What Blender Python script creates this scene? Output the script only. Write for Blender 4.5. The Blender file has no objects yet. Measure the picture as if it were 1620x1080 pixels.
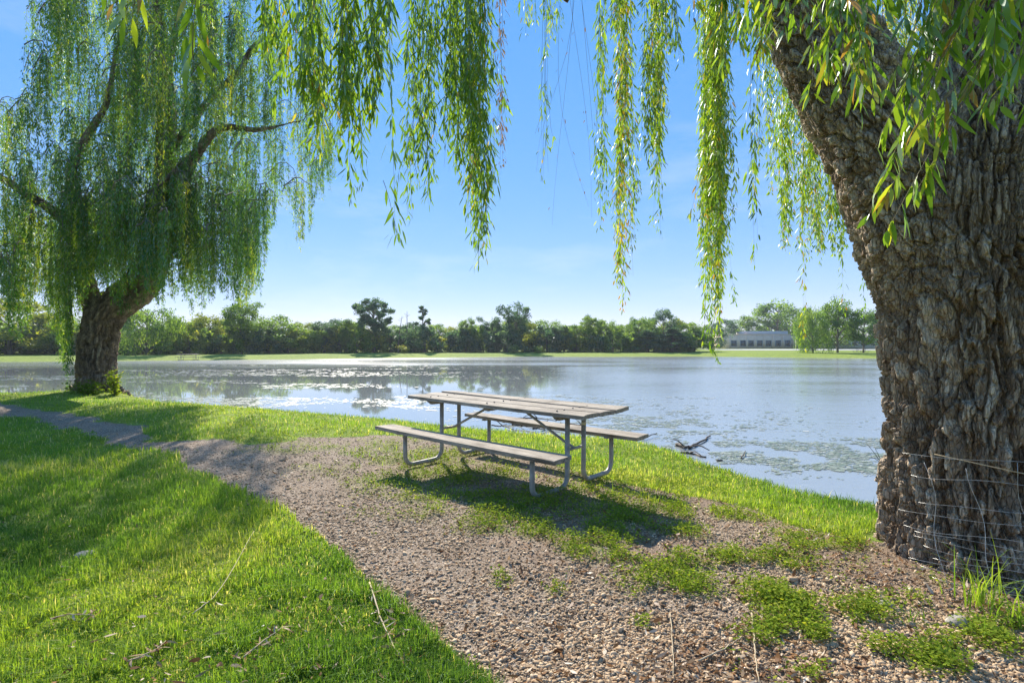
import bpy, math, random
import numpy as np
from math import radians, sin, cos, pi
from mathutils import Vector

random.seed(7)
R = np.random.default_rng(11)
SC = bpy.context.scene
COL = SC.collection

# ------------------------------------------------------------------ camera
F, HOR, H = 830.0, 546.0, 1.34          # focal length and horizon in photo pixels, eye height in metres
cam_d = bpy.data.cameras.new("camera")
cam_d.sensor_width = 36.0
cam_d.lens = 36.0 * F / 1620.0
cam_d.shift_y = 6.0 / 1620.0
cam_d.clip_start = 0.05
cam_d.clip_end = 3000
cam = bpy.data.objects.new("camera", cam_d)
COL.objects.link(cam)
cam.location = (0, 0, H)
cam.rotation_euler = (radians(90), 0, 0)
SC.camera = cam

# ------------------------------------------------------------------ sky, sun, exposure
SUN_EL, SUN_AZ = 33.5, -15.6            # azimuth from +Y towards +X
SKY_STRENGTH, SUN_STRENGTH, EXPOSURE = 0.15, 4.1, 1.27
world = bpy.data.worlds.new("World")
SC.world = world
world.use_nodes = True
nt = world.node_tree
nt.nodes.clear()
sky = nt.nodes.new("ShaderNodeTexSky")
sky.sky_type = 'NISHITA'
sky.sun_disc = False
sky.sun_elevation = radians(SUN_EL)
sky.sun_rotation = radians(SUN_AZ)
sky.air_density = 1.0
sky.dust_density = 0.0
sky.ozone_density = 5.0
hsv = nt.nodes.new("ShaderNodeHueSaturation")
hsv.inputs['Saturation'].default_value = 2.75
gam = nt.nodes.new("ShaderNodeGamma")            # evens out the sky's own brightness range
gam.inputs[1].default_value = 0.26
tint = nt.nodes.new("ShaderNodeMix"); tint.data_type = 'RGBA'; tint.blend_type = 'MULTIPLY'
tint.inputs[0].default_value = 1.0
tint.inputs[7].default_value = (1.60, 1.49, 1.82, 1)
bg = nt.nodes.new("ShaderNodeBackground")
bg.inputs['Strength'].default_value = SKY_STRENGTH
wo = nt.nodes.new("ShaderNodeOutputWorld")
nt.links.new(sky.outputs[0], gam.inputs[0])
nt.links.new(gam.outputs[0], hsv.inputs['Color'])
nt.links.new(hsv.outputs[0], tint.inputs[6])
# faint high cloud wisps
tc = nt.nodes.new("ShaderNodeTexCoord"); mp = nt.nodes.new("ShaderNodeMapping"); mp.inputs['Scale'].default_value = (1.2, 1.2, 4.5)
ns = nt.nodes.new("ShaderNodeTexNoise"); ns.inputs['Scale'].default_value = 2.2; ns.inputs['Detail'].default_value = 7; ns.inputs['Roughness'].default_value = .6
cr = nt.nodes.new("ShaderNodeValToRGB"); cr.color_ramp.elements[0].position = .50; cr.color_ramp.elements[1].position = .80; cr.color_ramp.elements[1].color = (.3, .3, .3, 1)
cm = nt.nodes.new("ShaderNodeMix"); cm.data_type = 'RGBA'; cm.inputs[7].default_value = (3.0, 3.1, 3.3, 1)
nt.links.new(tc.outputs['Generated'], mp.inputs[0]); nt.links.new(mp.outputs[0], ns.inputs['Vector']); nt.links.new(ns.outputs[0], cr.inputs[0])
nt.links.new(cr.outputs[0], cm.inputs[0]); nt.links.new(tint.outputs[2], cm.inputs[6])
nt.links.new(cm.outputs[2], bg.inputs[0])
nt.links.new(bg.outputs[0], wo.inputs[0])
sd = bpy.data.lights.new("sun", 'SUN')
sd.energy = SUN_STRENGTH
sd.angle = radians(0.55)
sd.color = (1.0, 0.93, 0.82)
so = bpy.data.objects.new("sun", sd)
COL.objects.link(so)
S_DIR = Vector((sin(radians(SUN_AZ)) * cos(radians(SUN_EL)), cos(radians(SUN_AZ)) * cos(radians(SUN_EL)), sin(radians(SUN_EL))))
so.rotation_euler = S_DIR.to_track_quat('Z', 'Y').to_euler()
SC.view_settings.view_transform = 'Standard'
SC.view_settings.look = 'None'
SC.view_settings.exposure = EXPOSURE
SC.view_settings.gamma = 1
SC.cycles.max_bounces = 8
SC.cycles.diffuse_bounces = 4
SC.cycles.glossy_bounces = 3
SC.cycles.transmission_bounces = 6
SC.cycles.transparent_max_bounces = 4
SC.cycles.sample_clamp_indirect = 6

# ------------------------------------------------------------------ helpers
def tag(o, label=None, cat=None, group=None, kind=None):
    if label: o['label'] = label
    if cat: o['category'] = cat
    if group: o['group'] = group
    if kind: o['kind'] = kind
    return o

def mk(name, V, Fc, mat=None, parent=None, attrs=None, smooth=False):
    """mesh object from numpy verts and one or more (n,k) face arrays"""
    V = np.asarray(V, np.float32)
    if not isinstance(Fc, (list, tuple)): Fc = [Fc]
    Fc = [np.asarray(f, np.int32) for f in Fc if len(f)]
    me = bpy.data.meshes.new(name)
    me.vertices.add(len(V))
    me.vertices.foreach_set('co', V.ravel())
    loops = np.concatenate([f.ravel() for f in Fc])
    sizes = np.concatenate([np.full(len(f), f.shape[1], np.int32) for f in Fc])
    starts = np.concatenate([[0], np.cumsum(sizes)[:-1]]).astype(np.int32)
    me.loops.add(len(loops))
    me.loops.foreach_set('vertex_index', loops)
    me.polygons.add(len(sizes))
    me.polygons.foreach_set('loop_start', starts)
    me.polygons.foreach_set('loop_total', sizes)
    if smooth: me.polygons.foreach_set('use_smooth', np.ones(len(sizes), bool))
    for k, a in (attrs or {}).items():
        at = me.attributes.new(k, 'FLOAT', 'POINT')
        at.data.foreach_set('value', np.asarray(a, np.float32))
    me.update(calc_edges=True)
    me.validate()
    if mat: me.materials.append(mat)
    o = bpy.data.objects.new(name, me)
    COL.objects.link(o)
    if parent: o.parent = parent
    return o

def empty(name, loc, rz=0.0):
    o = bpy.data.objects.new(name, None)
    o.empty_display_size = 0.2
    o.location = loc
    o.rotation_euler = (0, 0, rz)
    COL.objects.link(o)
    return o

def copy_tree(o, parent=None):
    c = o.copy(); COL.objects.link(c); c.parent = parent
    for ch in o.children: copy_tree(ch, c)
    return c

class MB:
    """collects boxes and tubes into one mesh"""
    def __init__(s): s.V = []; s.Q = []; s.T = []; s.n = 0
    def add(s, V, Q=None, T=None):
        V = np.asarray(V, float)
        if Q is not None and len(Q): s.Q.append(np.asarray(Q) + s.n)
        if T is not None and len(T): s.T.append(np.asarray(T) + s.n)
        s.V.append(V); s.n += len(V); return s
    def box(s, c, d, bev=0.0):
        x, y, z = np.array(d) / 2.0
        b = min(bev, x * .9, y * .9, z * .9)
        if b <= 0:
            V = np.array([[i * x, j * y, k * z] for i in (-1, 1) for j in (-1, 1) for k in (-1, 1)]) + np.array(c)
            return s.add(V, [[0, 1, 3, 2], [4, 6, 7, 5], [0, 4, 5, 1], [2, 3, 7, 6], [0, 2, 6, 4], [1, 5, 7, 3]])
        return s.bm(lambda bm: None, c, d, b)
    def bm(s, f, c, d, b):
        import bmesh
        m = bmesh.new()
        bmesh.ops.create_cube(m, size=1)
        for v in m.verts: v.co = Vector((v.co.x * d[0], v.co.y * d[1], v.co.z * d[2]))
        bmesh.ops.bevel(m, geom=list(m.edges), offset=b, segments=2, affect='EDGES', profile=.6)
        bmesh.ops.triangulate(m, faces=m.faces)
        m.verts.ensure_lookup_table(); m.verts.index_update()
        V = np.array([v.co[:] for v in m.verts]) + np.array(c)
        T = np.array([[v.index for v in f_.verts] for f_ in m.faces])
        m.free()
        return s.add(V, None, T)
    def tube(s, P, r, k=10, cap=True):
        V, Q = tube_arr(P, r, k)
        T = []
        if cap:
            n = len(P)
            V = np.vstack([V, [P[0]], [P[-1]]])
            a = n * k
            for i in range(k):
                T.append([a, (i + 1) % k, i]); T.append([a + 1, (n - 1) * k + i, (n - 1) * k + (i + 1) % k])
        return s.add(V, Q, T)
    def build(s, name, mat, parent=None, smooth=False, attrs=None):
        return mk(name, np.vstack(s.V), ([np.vstack(s.Q)] if s.Q else []) + ([np.vstack(s.T)] if s.T else []), mat, parent, attrs, smooth)

def tube_arr(P, r, k):
    P = np.asarray(P, float); n = len(P)
    r = np.broadcast_to(np.asarray(r, float), (n,))
    T = np.gradient(P, axis=0); T /= np.linalg.norm(T, axis=1)[:, None] + 1e-12
    ref = np.array([0, 0, 1.0]) if abs(T[0][2]) < .9 else np.array([1.0, 0, 0])
    V = np.zeros((n, k, 3))
    a = np.arange(k) * 2 * pi / k
    u = np.cross(T[0], ref); u /= np.linalg.norm(u)
    for i in range(n):
        u = u - T[i] * np.dot(u, T[i]); u /= np.linalg.norm(u)
        w = np.cross(T[i], u)
        V[i] = P[i] + r[i] * (np.cos(a)[:, None] * u + np.sin(a)[:, None] * w)
    i = np.arange(n - 1)[:, None]; j = np.arange(k)[None, :]
    Q = np.stack([i * k + j, i * k + (j + 1) % k, (i + 1) * k + (j + 1) % k, (i + 1) * k + j], -1).reshape(-1, 4)
    return V.reshape(-1, 3), Q

def smooth_path(pts, n=24):
    """Catmull-Rom through rows of pts (any number of columns)"""
    p = np.asarray(pts, float)
    p = np.vstack([2 * p[0] - p[1], p, 2 * p[-1] - p[-2]])
    out = []
    for t in np.linspace(0, len(p) - 3 - 1e-6, n):
        i = int(t); f = t - i
        a, b, c, d = p[i:i + 4]
        out.append(.5 * ((2 * b) + (c - a) * f + (2 * a - 5 * b + 4 * c - d) * f * f + (3 * b - a - 3 * c + d) * f ** 3))
    return np.array(out)

# ---- numpy noise
_perm = np.random.default_rng(5).permutation(4096).astype(np.int64)
_rnd = np.random.default_rng(6).random((4096, 4))
def _h(ix, iy, iz):
    return _perm[(_perm[(_perm[ix & 4095] + iy) & 4095] + iz) & 4095]
def vnoise(p):
    p = np.asarray(p, float)
    i = np.floor(p).astype(np.int64); f = p - i; f = f * f * (3 - 2 * f)
    r = 0
    for dx in (0, 1):
        wx = f[..., 0] if dx else 1 - f[..., 0]
        for dy in (0, 1):
            wy = f[..., 1] if dy else 1 - f[..., 1]
            for dz in (0, 1):
                wz = f[..., 2] if dz else 1 - f[..., 2]
                r = r + wx * wy * wz * _rnd[_h(i[..., 0] + dx, i[..., 1] + dy, i[..., 2] + dz), 0]
    return r
def fbm(p, o=4, lac=2.03):
    p = np.asarray(p, float); a = 1.0; s = 0; t = 0
    for k in range(o):
        s = s + a * vnoise(p + 17.3 * k); t += a; a *= .5; p = p * lac
    return s / t
def fbm2(x, y, s, o=4, z=0.0):
    return fbm(np.stack([np.asarray(x) * s, np.asarray(y) * s, np.full(np.shape(x), z)], -1), o)
def cells(p):
    """F1, F2 and a random id value of the nearest cell"""
    i = np.floor(p).astype(np.int64)
    n = len(p); f1 = np.full(n, 9.); f2 = np.full(n, 9.); idv = np.zeros(n)
    for dx in (-1, 0, 1):
        for dy in (-1, 0, 1):
            for dz in (-1, 0, 1):
                c = i + np.array([dx, dy, dz])
                h = _h(c[:, 0], c[:, 1], c[:, 2])
                q = c + .1 + .8 * _rnd[h, 1:4]
                d = np.sqrt(((q - p) ** 2).sum(1))
                m = d < f1
                f2 = np.where(m, f1, np.minimum(f2, d)); idv = np.where(m, _rnd[h, 0], idv); f1 = np.where(m, d, f1)
    return f1, f2, idv
def sstep(a, b, x):
    t = np.clip((x - a) / (b - a), 0, 1); return t * t * (3 - 2 * t)

def G(px, py, z=0.0):
    d = F * (H - z) / (py - HOR); return ((px - 810) / F * d, d)
def Wp(px, py, d):
    return np.array([(px - 810) / F * d, d, H + (HOR - py) / F * d])

# ------------------------------------------------------------------ materials
def new_mat(name):
    m = bpy.data.materials.new(name); m.use_nodes = True
    t = m.node_tree; t.nodes.clear()
    out = t.nodes.new("ShaderNodeOutputMaterial")
    return m, t, out
def N(t, typ, **kw):
    n = t.nodes.new(typ)
    for k, v in kw.items():
        if k in n.inputs: n.inputs[k].default_value = v
        else: setattr(n, k, v)
    return n
def ramp(t, fac, stops):
    n = t.nodes.new("ShaderNodeValToRGB"); e = n.color_ramp.elements
    while len(e) < len(stops): e.new(.5)
    for i, (p, c) in enumerate(stops): e[i].position = p; e[i].color = (*c, 1)
    t.links.new(fac, n.inputs[0]); return n.outputs[0]
def noise(t, scale, detail=4, rough=.55, vec=None, dist=0.0):
    n = N(t, "ShaderNodeTexNoise", Scale=scale, Detail=detail, Roughness=rough, Distortion=dist)
    if vec is not None: t.links.new(vec, n.inputs['Vector'])
    return n.outputs[0]
def coords(t, kind='Object', scale=None):
    c = t.nodes.new("ShaderNodeTexCoord").outputs[kind]
    if scale:
        m = t.nodes.new("ShaderNodeMapping"); m.inputs['Scale'].default_value = scale
        t.links.new(c, m.inputs[0]); return m.outputs[0]
    return c
def mixc(t, fac, a, b, mode='MIX'):
    n = t.nodes.new("ShaderNodeMix"); n.data_type = 'RGBA'; n.blend_type = mode
    for s, v in ((n.inputs[0], fac), (n.inputs[6], a), (n.inputs[7], b)):
        if hasattr(v, 'links'): t.links.new(v, s)
        else: s.default_value = v if not isinstance(v, tuple) else (*v, 1)[:4]
    return n.outputs[2]
def bump(t, h, strength=.5, dist=.02, base=None):
    n = N(t, "ShaderNodeBump", Strength=strength, Distance=dist)
    t.links.new(h, n.inputs['Height'])
    if base is not None: t.links.new(base, n.inputs['Normal'])
    return n.outputs[0]
def pbsdf(t, out, col, rough=.8, normal=None, metal=0.0, spec=.3):
    p = t.nodes.new("ShaderNodeBsdfPrincipled")
    for k, v in (('Base Color', col), ('Roughness', rough)):
        if hasattr(v, 'links'): t.links.new(v, p.inputs[k])
        else: p.inputs[k].default_value = (*v, 1) if isinstance(v, tuple) else v
    p.inputs['Metallic'].default_value = metal
    p.inputs['Specular IOR Level'].default_value = spec
    if normal is not None: t.links.new(normal, p.inputs['Normal'])
    if out is not None: t.links.new(p.outputs[0], out.inputs[0])
    return p

def leaf_mat(name, stops, trans=.45, tcol=(1.25, 1.25, .5), rough=.45, gloss=.12):
    """leaf: attribute v picks the colour; part of the light passes through"""
    m, t, out = new_mat(name)
    a = N(t, "ShaderNodeAttribute", attribute_name='v').outputs['Fac']
    c = ramp(t, a, stops)
    d = t.nodes.new("ShaderNodeBsdfDiffuse"); t.links.new(c, d.inputs[0])
    tr = t.nodes.new("ShaderNodeBsdfTranslucent")
    t.links.new(mixc(t, 1.0, c, tcol, 'MULTIPLY'), tr.inputs[0])
    g = N(t, "ShaderNodeBsdfGlossy", Roughness=rough)
    g.inputs[0].default_value = (.9, .95, 1, 1)
    m1 = N(t, "ShaderNodeMixShader", Fac=trans); m2 = N(t, "ShaderNodeMixShader", Fac=gloss)
    t.links.new(d.outputs[0], m1.inputs[1]); t.links.new(tr.outputs[0], m1.inputs[2])
    fr = N(t, "ShaderNodeLayerWeight", Blend=.35)
    mu = N(t, "ShaderNodeMath", operation='MULTIPLY'); t.links.new(fr.outputs['Fresnel'], mu.inputs[0]); mu.inputs[1].default_value = gloss * 2.2
    t.links.new(mu.outputs[0], m2.inputs[0])
    t.links.new(m1.outputs[0], m2.inputs[1]); t.links.new(g.outputs[0], m2.inputs[2])
    t.links.new(m2.outputs[0], out.inputs[0])
    return m

M = {}
M['willow_leaf'] = leaf_mat("willow_leaf", [(0, (.075, .15, .03)), (.45, (.13, .24, .035)), (.75, (.23, .34, .05)), (.93, (.40, .40, .06)), (1, (.30, .18, .06))], .55, (1.5, 1.45, .45), gloss=.05)
M['willow_leaf_far'] = leaf_mat("willow_leaf_far", [(0, (.045, .12, .05)), (.45, (.09, .19, .045)), (.8, (.22, .32, .05)), (1, (.38, .38, .06))], .6, (1.6, 1.55, .5), gloss=.05)
M['dead_leaf'] = leaf_mat("withered_leaf", [(0, (.10, .06, .03)), (.5, (.20, .12, .06)), (1, (.34, .26, .16))], .3, (1, .8, .5))
M['tree_leaf'] = leaf_mat("tree_leaf", [(0, (.05, .11, .03)), (.45, (.12, .21, .045)), (.8, (.24, .34, .07)), (1, (.38, .42, .09))], .6, (1.6, 1.55, .6), gloss=.02)
M['tree_leaf_yellow'] = leaf_mat("tree_leaf_yellowish", [(0, (.09, .14, .03)), (.5, (.24, .30, .06)), (1, (.46, .44, .09))], .5, (1.4, 1.3, .4), gloss=.02)
M['tree_leaf_blue'] = leaf_mat("tree_leaf_bluish", [(0, (.035, .08, .05)), (.5, (.08, .15, .08)), (1, (.20, .28, .12))], .5, (1.4, 1.45, .8), gloss=.02)
M['grass'] = leaf_mat("grass_blade", [(0, (.08, .17, .035)), (.45, (.17, .30, .045)), (.8, (.31, .40, .06)), (1, (.60, .54, .30))], .55, (1.45, 1.4, .5), gloss=.03)
M['weed'] = leaf_mat("weed_leaf", [(0, (.11, .18, .02)), (.5, (.22, .32, .04)), (1, (.42, .45, .07))], .5, (1.4, 1.3, .4), rough=.8, gloss=.0)
M['litter'] = leaf_mat("dry_leaf", [(0, (.13, .07, .035)), (.35, (.30, .15, .06)), (.7, (.42, .30, .18)), (1, (.55, .48, .38))], .2, (1, .8, .5), gloss=.01)

def m_bark(name, a, b, c, sc=1.0, bs=1.0):
    m, t, out = new_mat(name)
    pid = N(t, "ShaderNodeAttribute", attribute_name='plate').outputs['Fac']
    co = coords(t, 'Object', (1, 1, .45))
    n1 = noise(t, 9 * sc, 6, .6, co); n2 = noise(t, 60 * sc, 5, .65, co); n3 = noise(t, 2.2 * sc, 3, .5)
    base = ramp(t, pid, [(0, a), (.5, b), (1, c)])
    base = mixc(t, .65, base, ramp(t, n1, [(.3, (.45, .42, .40)), (.55, (1, 1, 1)), (.75, (1.5, 1.45, 1.35))]), 'MULTIPLY')
    base = mixc(t, .7, base, ramp(t, n2, [(.32, (.55, .52, .5)), (.5, (1, 1, 1)), (.7, (1.4, 1.38, 1.3))]), 'MULTIPLY')
    moss = ramp(t, n3, [(.60, (0, 0, 0)), (.78, (.5, .5, .5))])
    base = mixc(t, moss, base, (.36, .30, .14))
    v = N(t, "ShaderNodeTexVoronoi", Scale=42 * sc, feature='DISTANCE_TO_EDGE')
    t.links.new(coords(t, 'Object', (1, 1, .35)), v.inputs['Vector'])
    cr = ramp(t, v.outputs[0], [(0, (0, 0, 0)), (.12, (1, 1, 1))])
    h = N(t, "ShaderNodeMath", operation='MULTIPLY_ADD'); t.links.new(n2, h.inputs[0]); h.inputs[1].default_value = 1.4; t.links.new(cr, h.inputs[2])
    pbsdf(t, out, base, .9, bump(t, h.outputs[0], 1.0 * bs, .010), spec=.15)
    return m
M['bark'] = m_bark("willow_bark", (.16, .11, .072), (.36, .27, .19), (.64, .52, .39))
M['bark_far'] = m_bark("willow_bark_weathered", (.16, .115, .08), (.29, .215, .15), (.45, .35, .25), .5, 2.0)
m, t, out = new_mat("twig"); pbsdf(t, out, ramp(t, noise(t, 6), [(.3, (.14, .11, .05)), (.7, (.27, .21, .09))]), .7); M['twig'] = m
m, t, out = new_mat("small_tree_bark"); pbsdf(t, out, ramp(t, noise(t, 4), [(.3, (.10, .085, .07)), (.7, (.24, .20, .17))]), .9); M['tree_bark'] = m
m, t, out = new_mat("pale_bark"); pbsdf(t, out, ramp(t, noise(t, 4), [(.3, (.38, .35, .31)), (.7, (.62, .58, .52))]), .9); M['pale_bark'] = m
m, t, out = new_mat("dead_wood"); c = coords(t); pbsdf(t, out, ramp(t, noise(t, 25, 6, .6, c), [(.3, (.05, .04, .032)), (.6, (.14, .11, .085)), (.8, (.34, .30, .25))]), .85, bump(t, noise(t, 120, 4, .6, c), .6, .003)); M['dead_wood'] = m
m, t, out = new_mat("dry_stalk"); pbsdf(t, out, ramp(t, noise(t, 30), [(.3, (.34, .24, .13)), (.7, (.60, .50, .33))]), .75); M['stalk'] = m

# weathered boards, grain along local X
m, t, out = new_mat("weathered_wood")
co = coords(t, 'Object', (1.0, 14, 14)); c0 = coords(t, 'Object')
g1 = noise(t, 6, 8, .65, co, .6); g2 = noise(t, 30, 5, .6, co); st = noise(t, 3.0, 5, .65, c0)
col = ramp(t, g1, [(.28, (.14, .115, .09)), (.45, (.30, .26, .21)), (.6, (.42, .37, .31)), (.78, (.56, .51, .44))])
col = mixc(t, .6, col, ramp(t, g2, [(.3, (.6, .58, .55)), (.55, (1, 1, 1)), (.75, (1.25, 1.25, 1.22))]), 'MULTIPLY')
col = mixc(t, .8, col, ramp(t, st, [(.34, (.5, .47, .44)), (.5, (1, 1, 1)), (.7, (1.1, 1.09, 1.06))]), 'MULTIPLY')
s3 = noise(t, 1.6, 4, .7, coords(t, 'Object', (.8, 16, 16)), .4)
col = mixc(t, .85, col, ramp(t, s3, [(.33, (.45, .41, .37)), (.48, (.95, .94, .93)), (.68, (1.25, 1.24, 1.2))]), 'MULTIPLY')
pbsdf(t, out, col, .85, bump(t, s3, .6, .006, bump(t, g1, .5, .004)), spec=.2); M['wood'] = m
m, t, out = new_mat("galvanised_steel")
col = ramp(t, noise(t, 14, 6, .6, coords(t)), [(.3, (.24, .225, .20)), (.55, (.36, .34, .305)), (.75, (.46, .435, .39))])
col = mixc(t, ramp(t, noise(t, 5, 6, .7, coords(t)), [(.62, (0, 0, 0)), (.74, (.6, .6, .6))]), col, (.30, .21, .14))
pbsdf(t, out, col, .5, bump(t, noise(t, 90, 3, .5, coords(t)), .15, .002), metal=.1, spec=.4); M['steel'] = m
m, t, out = new_mat("fence_wire"); pbsdf(t, out, ramp(t, noise(t, 30, 3, .5, coords(t)), [(.35, (.38, .38, .37)), (.7, (.62, .62, .60))]), .4, metal=.5, spec=.5); M['wire'] = m
m, t, out = new_mat("tape"); pbsdf(t, out, ramp(t, noise(t, 60), [(.3, (.50, .45, .30)), (.7, (.72, .68, .52))]), .5); M['tape'] = m
m, t, out = new_mat("bolt_metal"); pbsdf(t, out, ramp(t, noise(t, 60), [(.3, (.10, .08, .07)), (.7, (.24, .21, .2))]), .5, metal=.6); M['bolt'] = m
m, t, out = new_mat("pebble")
a = N(t, "ShaderNodeAttribute", attribute_name='v').outputs['Fac']
col = ramp(t, a, [(0, (.13, .095, .07)), (.2, (.31, .235, .17)), (.5, (.46, .375, .29)), (.75, (.55, .465, .37)), (.9, (.52, .46, .39)), (1, (.74, .67, .56))])
col = mixc(t, .5, col, ramp(t, noise(t, 90, 4, .6, coords(t)), [(.3, (.7, .68, .66)), (.6, (1.1, 1.1, 1.1))]), 'MULTIPLY')
col = mixc(t, 1.0, col, (1.02, .89, .70), 'MULTIPLY')
pbsdf(t, out, col, .85, spec=.2); M['pebble'] = m
m, t, out = new_mat("grey_rock"); c = coords(t)
pbsdf(t, out, ramp(t, noise(t, 18, 6, .65, c), [(.3, (.20, .18, .15)), (.5, (.33, .30, .26)), (.7, (.46, .42, .37))]), .85, bump(t, noise(t, 45, 6, .65, c), .7, .008)); M['rock'] = m

# ground: attributes green / gravel / soil come with the mesh
m, t, out = new_mat("ground_surface")
gr = N(t, "ShaderNodeAttribute", attribute_name='green').outputs['Fac']
soil = N(t, "ShaderNodeAttribute", attribute_name='soil').outputs['Fac']
c = coords(t)
v1 = N(t, "ShaderNodeTexVoronoi", Scale=85.0); t.links.new(c, v1.inputs['Vector'])
sep = N(t, "ShaderNodeSeparateColor"); t.links.new(v1.outputs['Color'], sep.inputs[0])
v2 = N(t, "ShaderNodeTexVoronoi", Scale=85.0, feature='DISTANCE_TO_EDGE'); t.links.new(c, v2.inputs['Vector'])
stone = ramp(t, sep.outputs[0], [(0, (.15, .105, .07)), (.3, (.30, .225, .155)), (.65, (.41, .32, .235)), (1, (.53, .45, .35))])
stone = mixc(t, ramp(t, v2.outputs[0], [(0, (1, 1, 1)), (.12, (0, 0, 0))]), stone, (.15, .11, .085))
stone = mixc(t, .6, stone, ramp(t, noise(t, 1.7, 5, .6, c), [(.3, (.72, .68, .64)), (.6, (1.06, 1.05, 1.04))]), 'MULTIPLY')
dirt = ramp(t, noise(t, 45, 8, .75, c), [(.3, (.10, .07, .05)), (.5, (.24, .17, .12)), (.62, (.36, .27, .19)), (.75, (.50, .41, .31))])
ng = noise(t, 3.0, 8, .65, c)
turf = ramp(t, ng, [(.3, (.10, .13, .03)), (.5, (.18, .26, .035)), (.7, (.30, .37, .06))])
big = ramp(t, noise(t, .06, 4, .6, c), [(.35, (.85, .9, .8)), (.6, (1.25, 1.15, 1.0))])
turf = mixc(t, .8, turf, big, 'MULTIPLY')
col = mixc(t, soil, stone, dirt); col = mixc(t, gr, col, turf)
hh = N(t, "ShaderNodeMath", operation='ADD'); t.links.new(v2.outputs[0], hh.inputs[0]); t.links.new(noise(t, 30, 6, .7, c), hh.inputs[1])
pbsdf(t, out, col, .95, bump(t, hh.outputs[0], .8, .012), spec=.1); M['ground'] = m

# water: murky blue-grey, near-mirror surface with ripples
m, t, out = new_mat("pond_water"); c = coords(t)
w1 = noise(t, 1.0, 3, .55, coords(t, 'Object', (.9, 2.4, 1))); w2 = noise(t, 7.0, 3, .6, coords(t, 'Object', (1, 2.2, 1)))
sx = N(t, "ShaderNodeSeparateXYZ"); t.links.new(c, sx.inputs[0])
def mrange(v, a, b):
    n = N(t, "ShaderNodeMapRange", interpolation_type='SMOOTHSTEP'); t.links.new(v, n.inputs[0]); n.inputs[1].default_value = a; n.inputs[2].default_value = b; return n.outputs[0]
def mth(op, a, b):
    n = N(t, "ShaderNodeMath", operation=op); n.use_clamp = True
    for s_, v in ((n.inputs[0], a), (n.inputs[1], b)):
        if hasattr(v, 'links'): t.links.new(v, s_)
        else: s_.default_value = v
    return n.outputs[0]
wob = mth('MULTIPLY', mrange(noise(t, .09, 4, .6, coords(t, 'Object', (.35, 1, 1))), .35, .65), 1.0)
far_w = mrange(sx.outputs[1], 38, 56)                                    # breeze on the far side and on the right half
ww = N(t, "ShaderNodeMath", operation='MULTIPLY_ADD'); t.links.new(sx.outputs[1], ww.inputs[0]); ww.inputs[1].default_value = -.06; t.links.new(sx.outputs[0], ww.inputs[2])
right_w = mrange(ww.outputs[0], -1.0, 3.5)
calm = mth('ADD', mth('MAXIMUM', far_w, right_w), mth('MULTIPLY', mrange(wob, .75, 1.0), .25))
calm = mth('MAXIMUM', mth('MULTIPLY', calm, mrange(wob, -.9, .9)), .02)
b1 = N(t, "ShaderNodeBump", Distance=.016); b2 = N(t, "ShaderNodeBump", Distance=.005)
t.links.new(calm, b1.inputs['Strength']); t.links.new(w1, b1.inputs['Height'])
t.links.new(calm, b2.inputs['Strength']); t.links.new(w2, b2.inputs['Height']); t.links.new(b1.outputs[0], b2.inputs['Normal'])
rgh = N(t, "ShaderNodeMapRange"); t.links.new(calm, rgh.inputs[0]); rgh.inputs[3].default_value = .02; rgh.inputs[4].default_value = .20
p = pbsdf(t, out, (.27, .285, .28), rgh.outputs[0], b2.outputs[0], spec=.5); p.inputs['IOR'].default_value = 2.1; M['water'] = m
m, t, out = new_mat("floating_weed")
a = N(t, "ShaderNodeAttribute", attribute_name='v').outputs['Fac']
pbsdf(t, out, ramp(t, a, [(0, (.09, .11, .07)), (.4, (.20, .24, .14)), (.75, (.36, .37, .27)), (1, (.60, .58, .50))]), .35, spec=.5); M['algae'] = m
m, t, out = new_mat("building_wall"); c = coords(t)
pbsdf(t, out, ramp(t, noise(t, .8, 5, .6, c), [(.3, (.72, .52, .40)), (.7, (.84, .63, .50))]), .85); M['bwall'] = m
m, t, out = new_mat("building_trim"); pbsdf(t, out, ramp(t, noise(t, 1.5), [(.3, (.46, .46, .46)), (.7, (.58, .57, .56))]), .8); M['btrim'] = m
m, t, out = new_mat("window_glass"); pbsdf(t, out, ramp(t, noise(t, .6), [(.3, (.03, .035, .04)), (.7, (.07, .08, .09))]), .12, spec=.6); M['glass'] = m
m, t, out = new_mat("asphalt_pale"); pbsdf(t, out, ramp(t, noise(t, .5, 6), [(.3, (.36, .34, .32)), (.7, (.50, .48, .46))]), .9); M['drive'] = m

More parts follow.
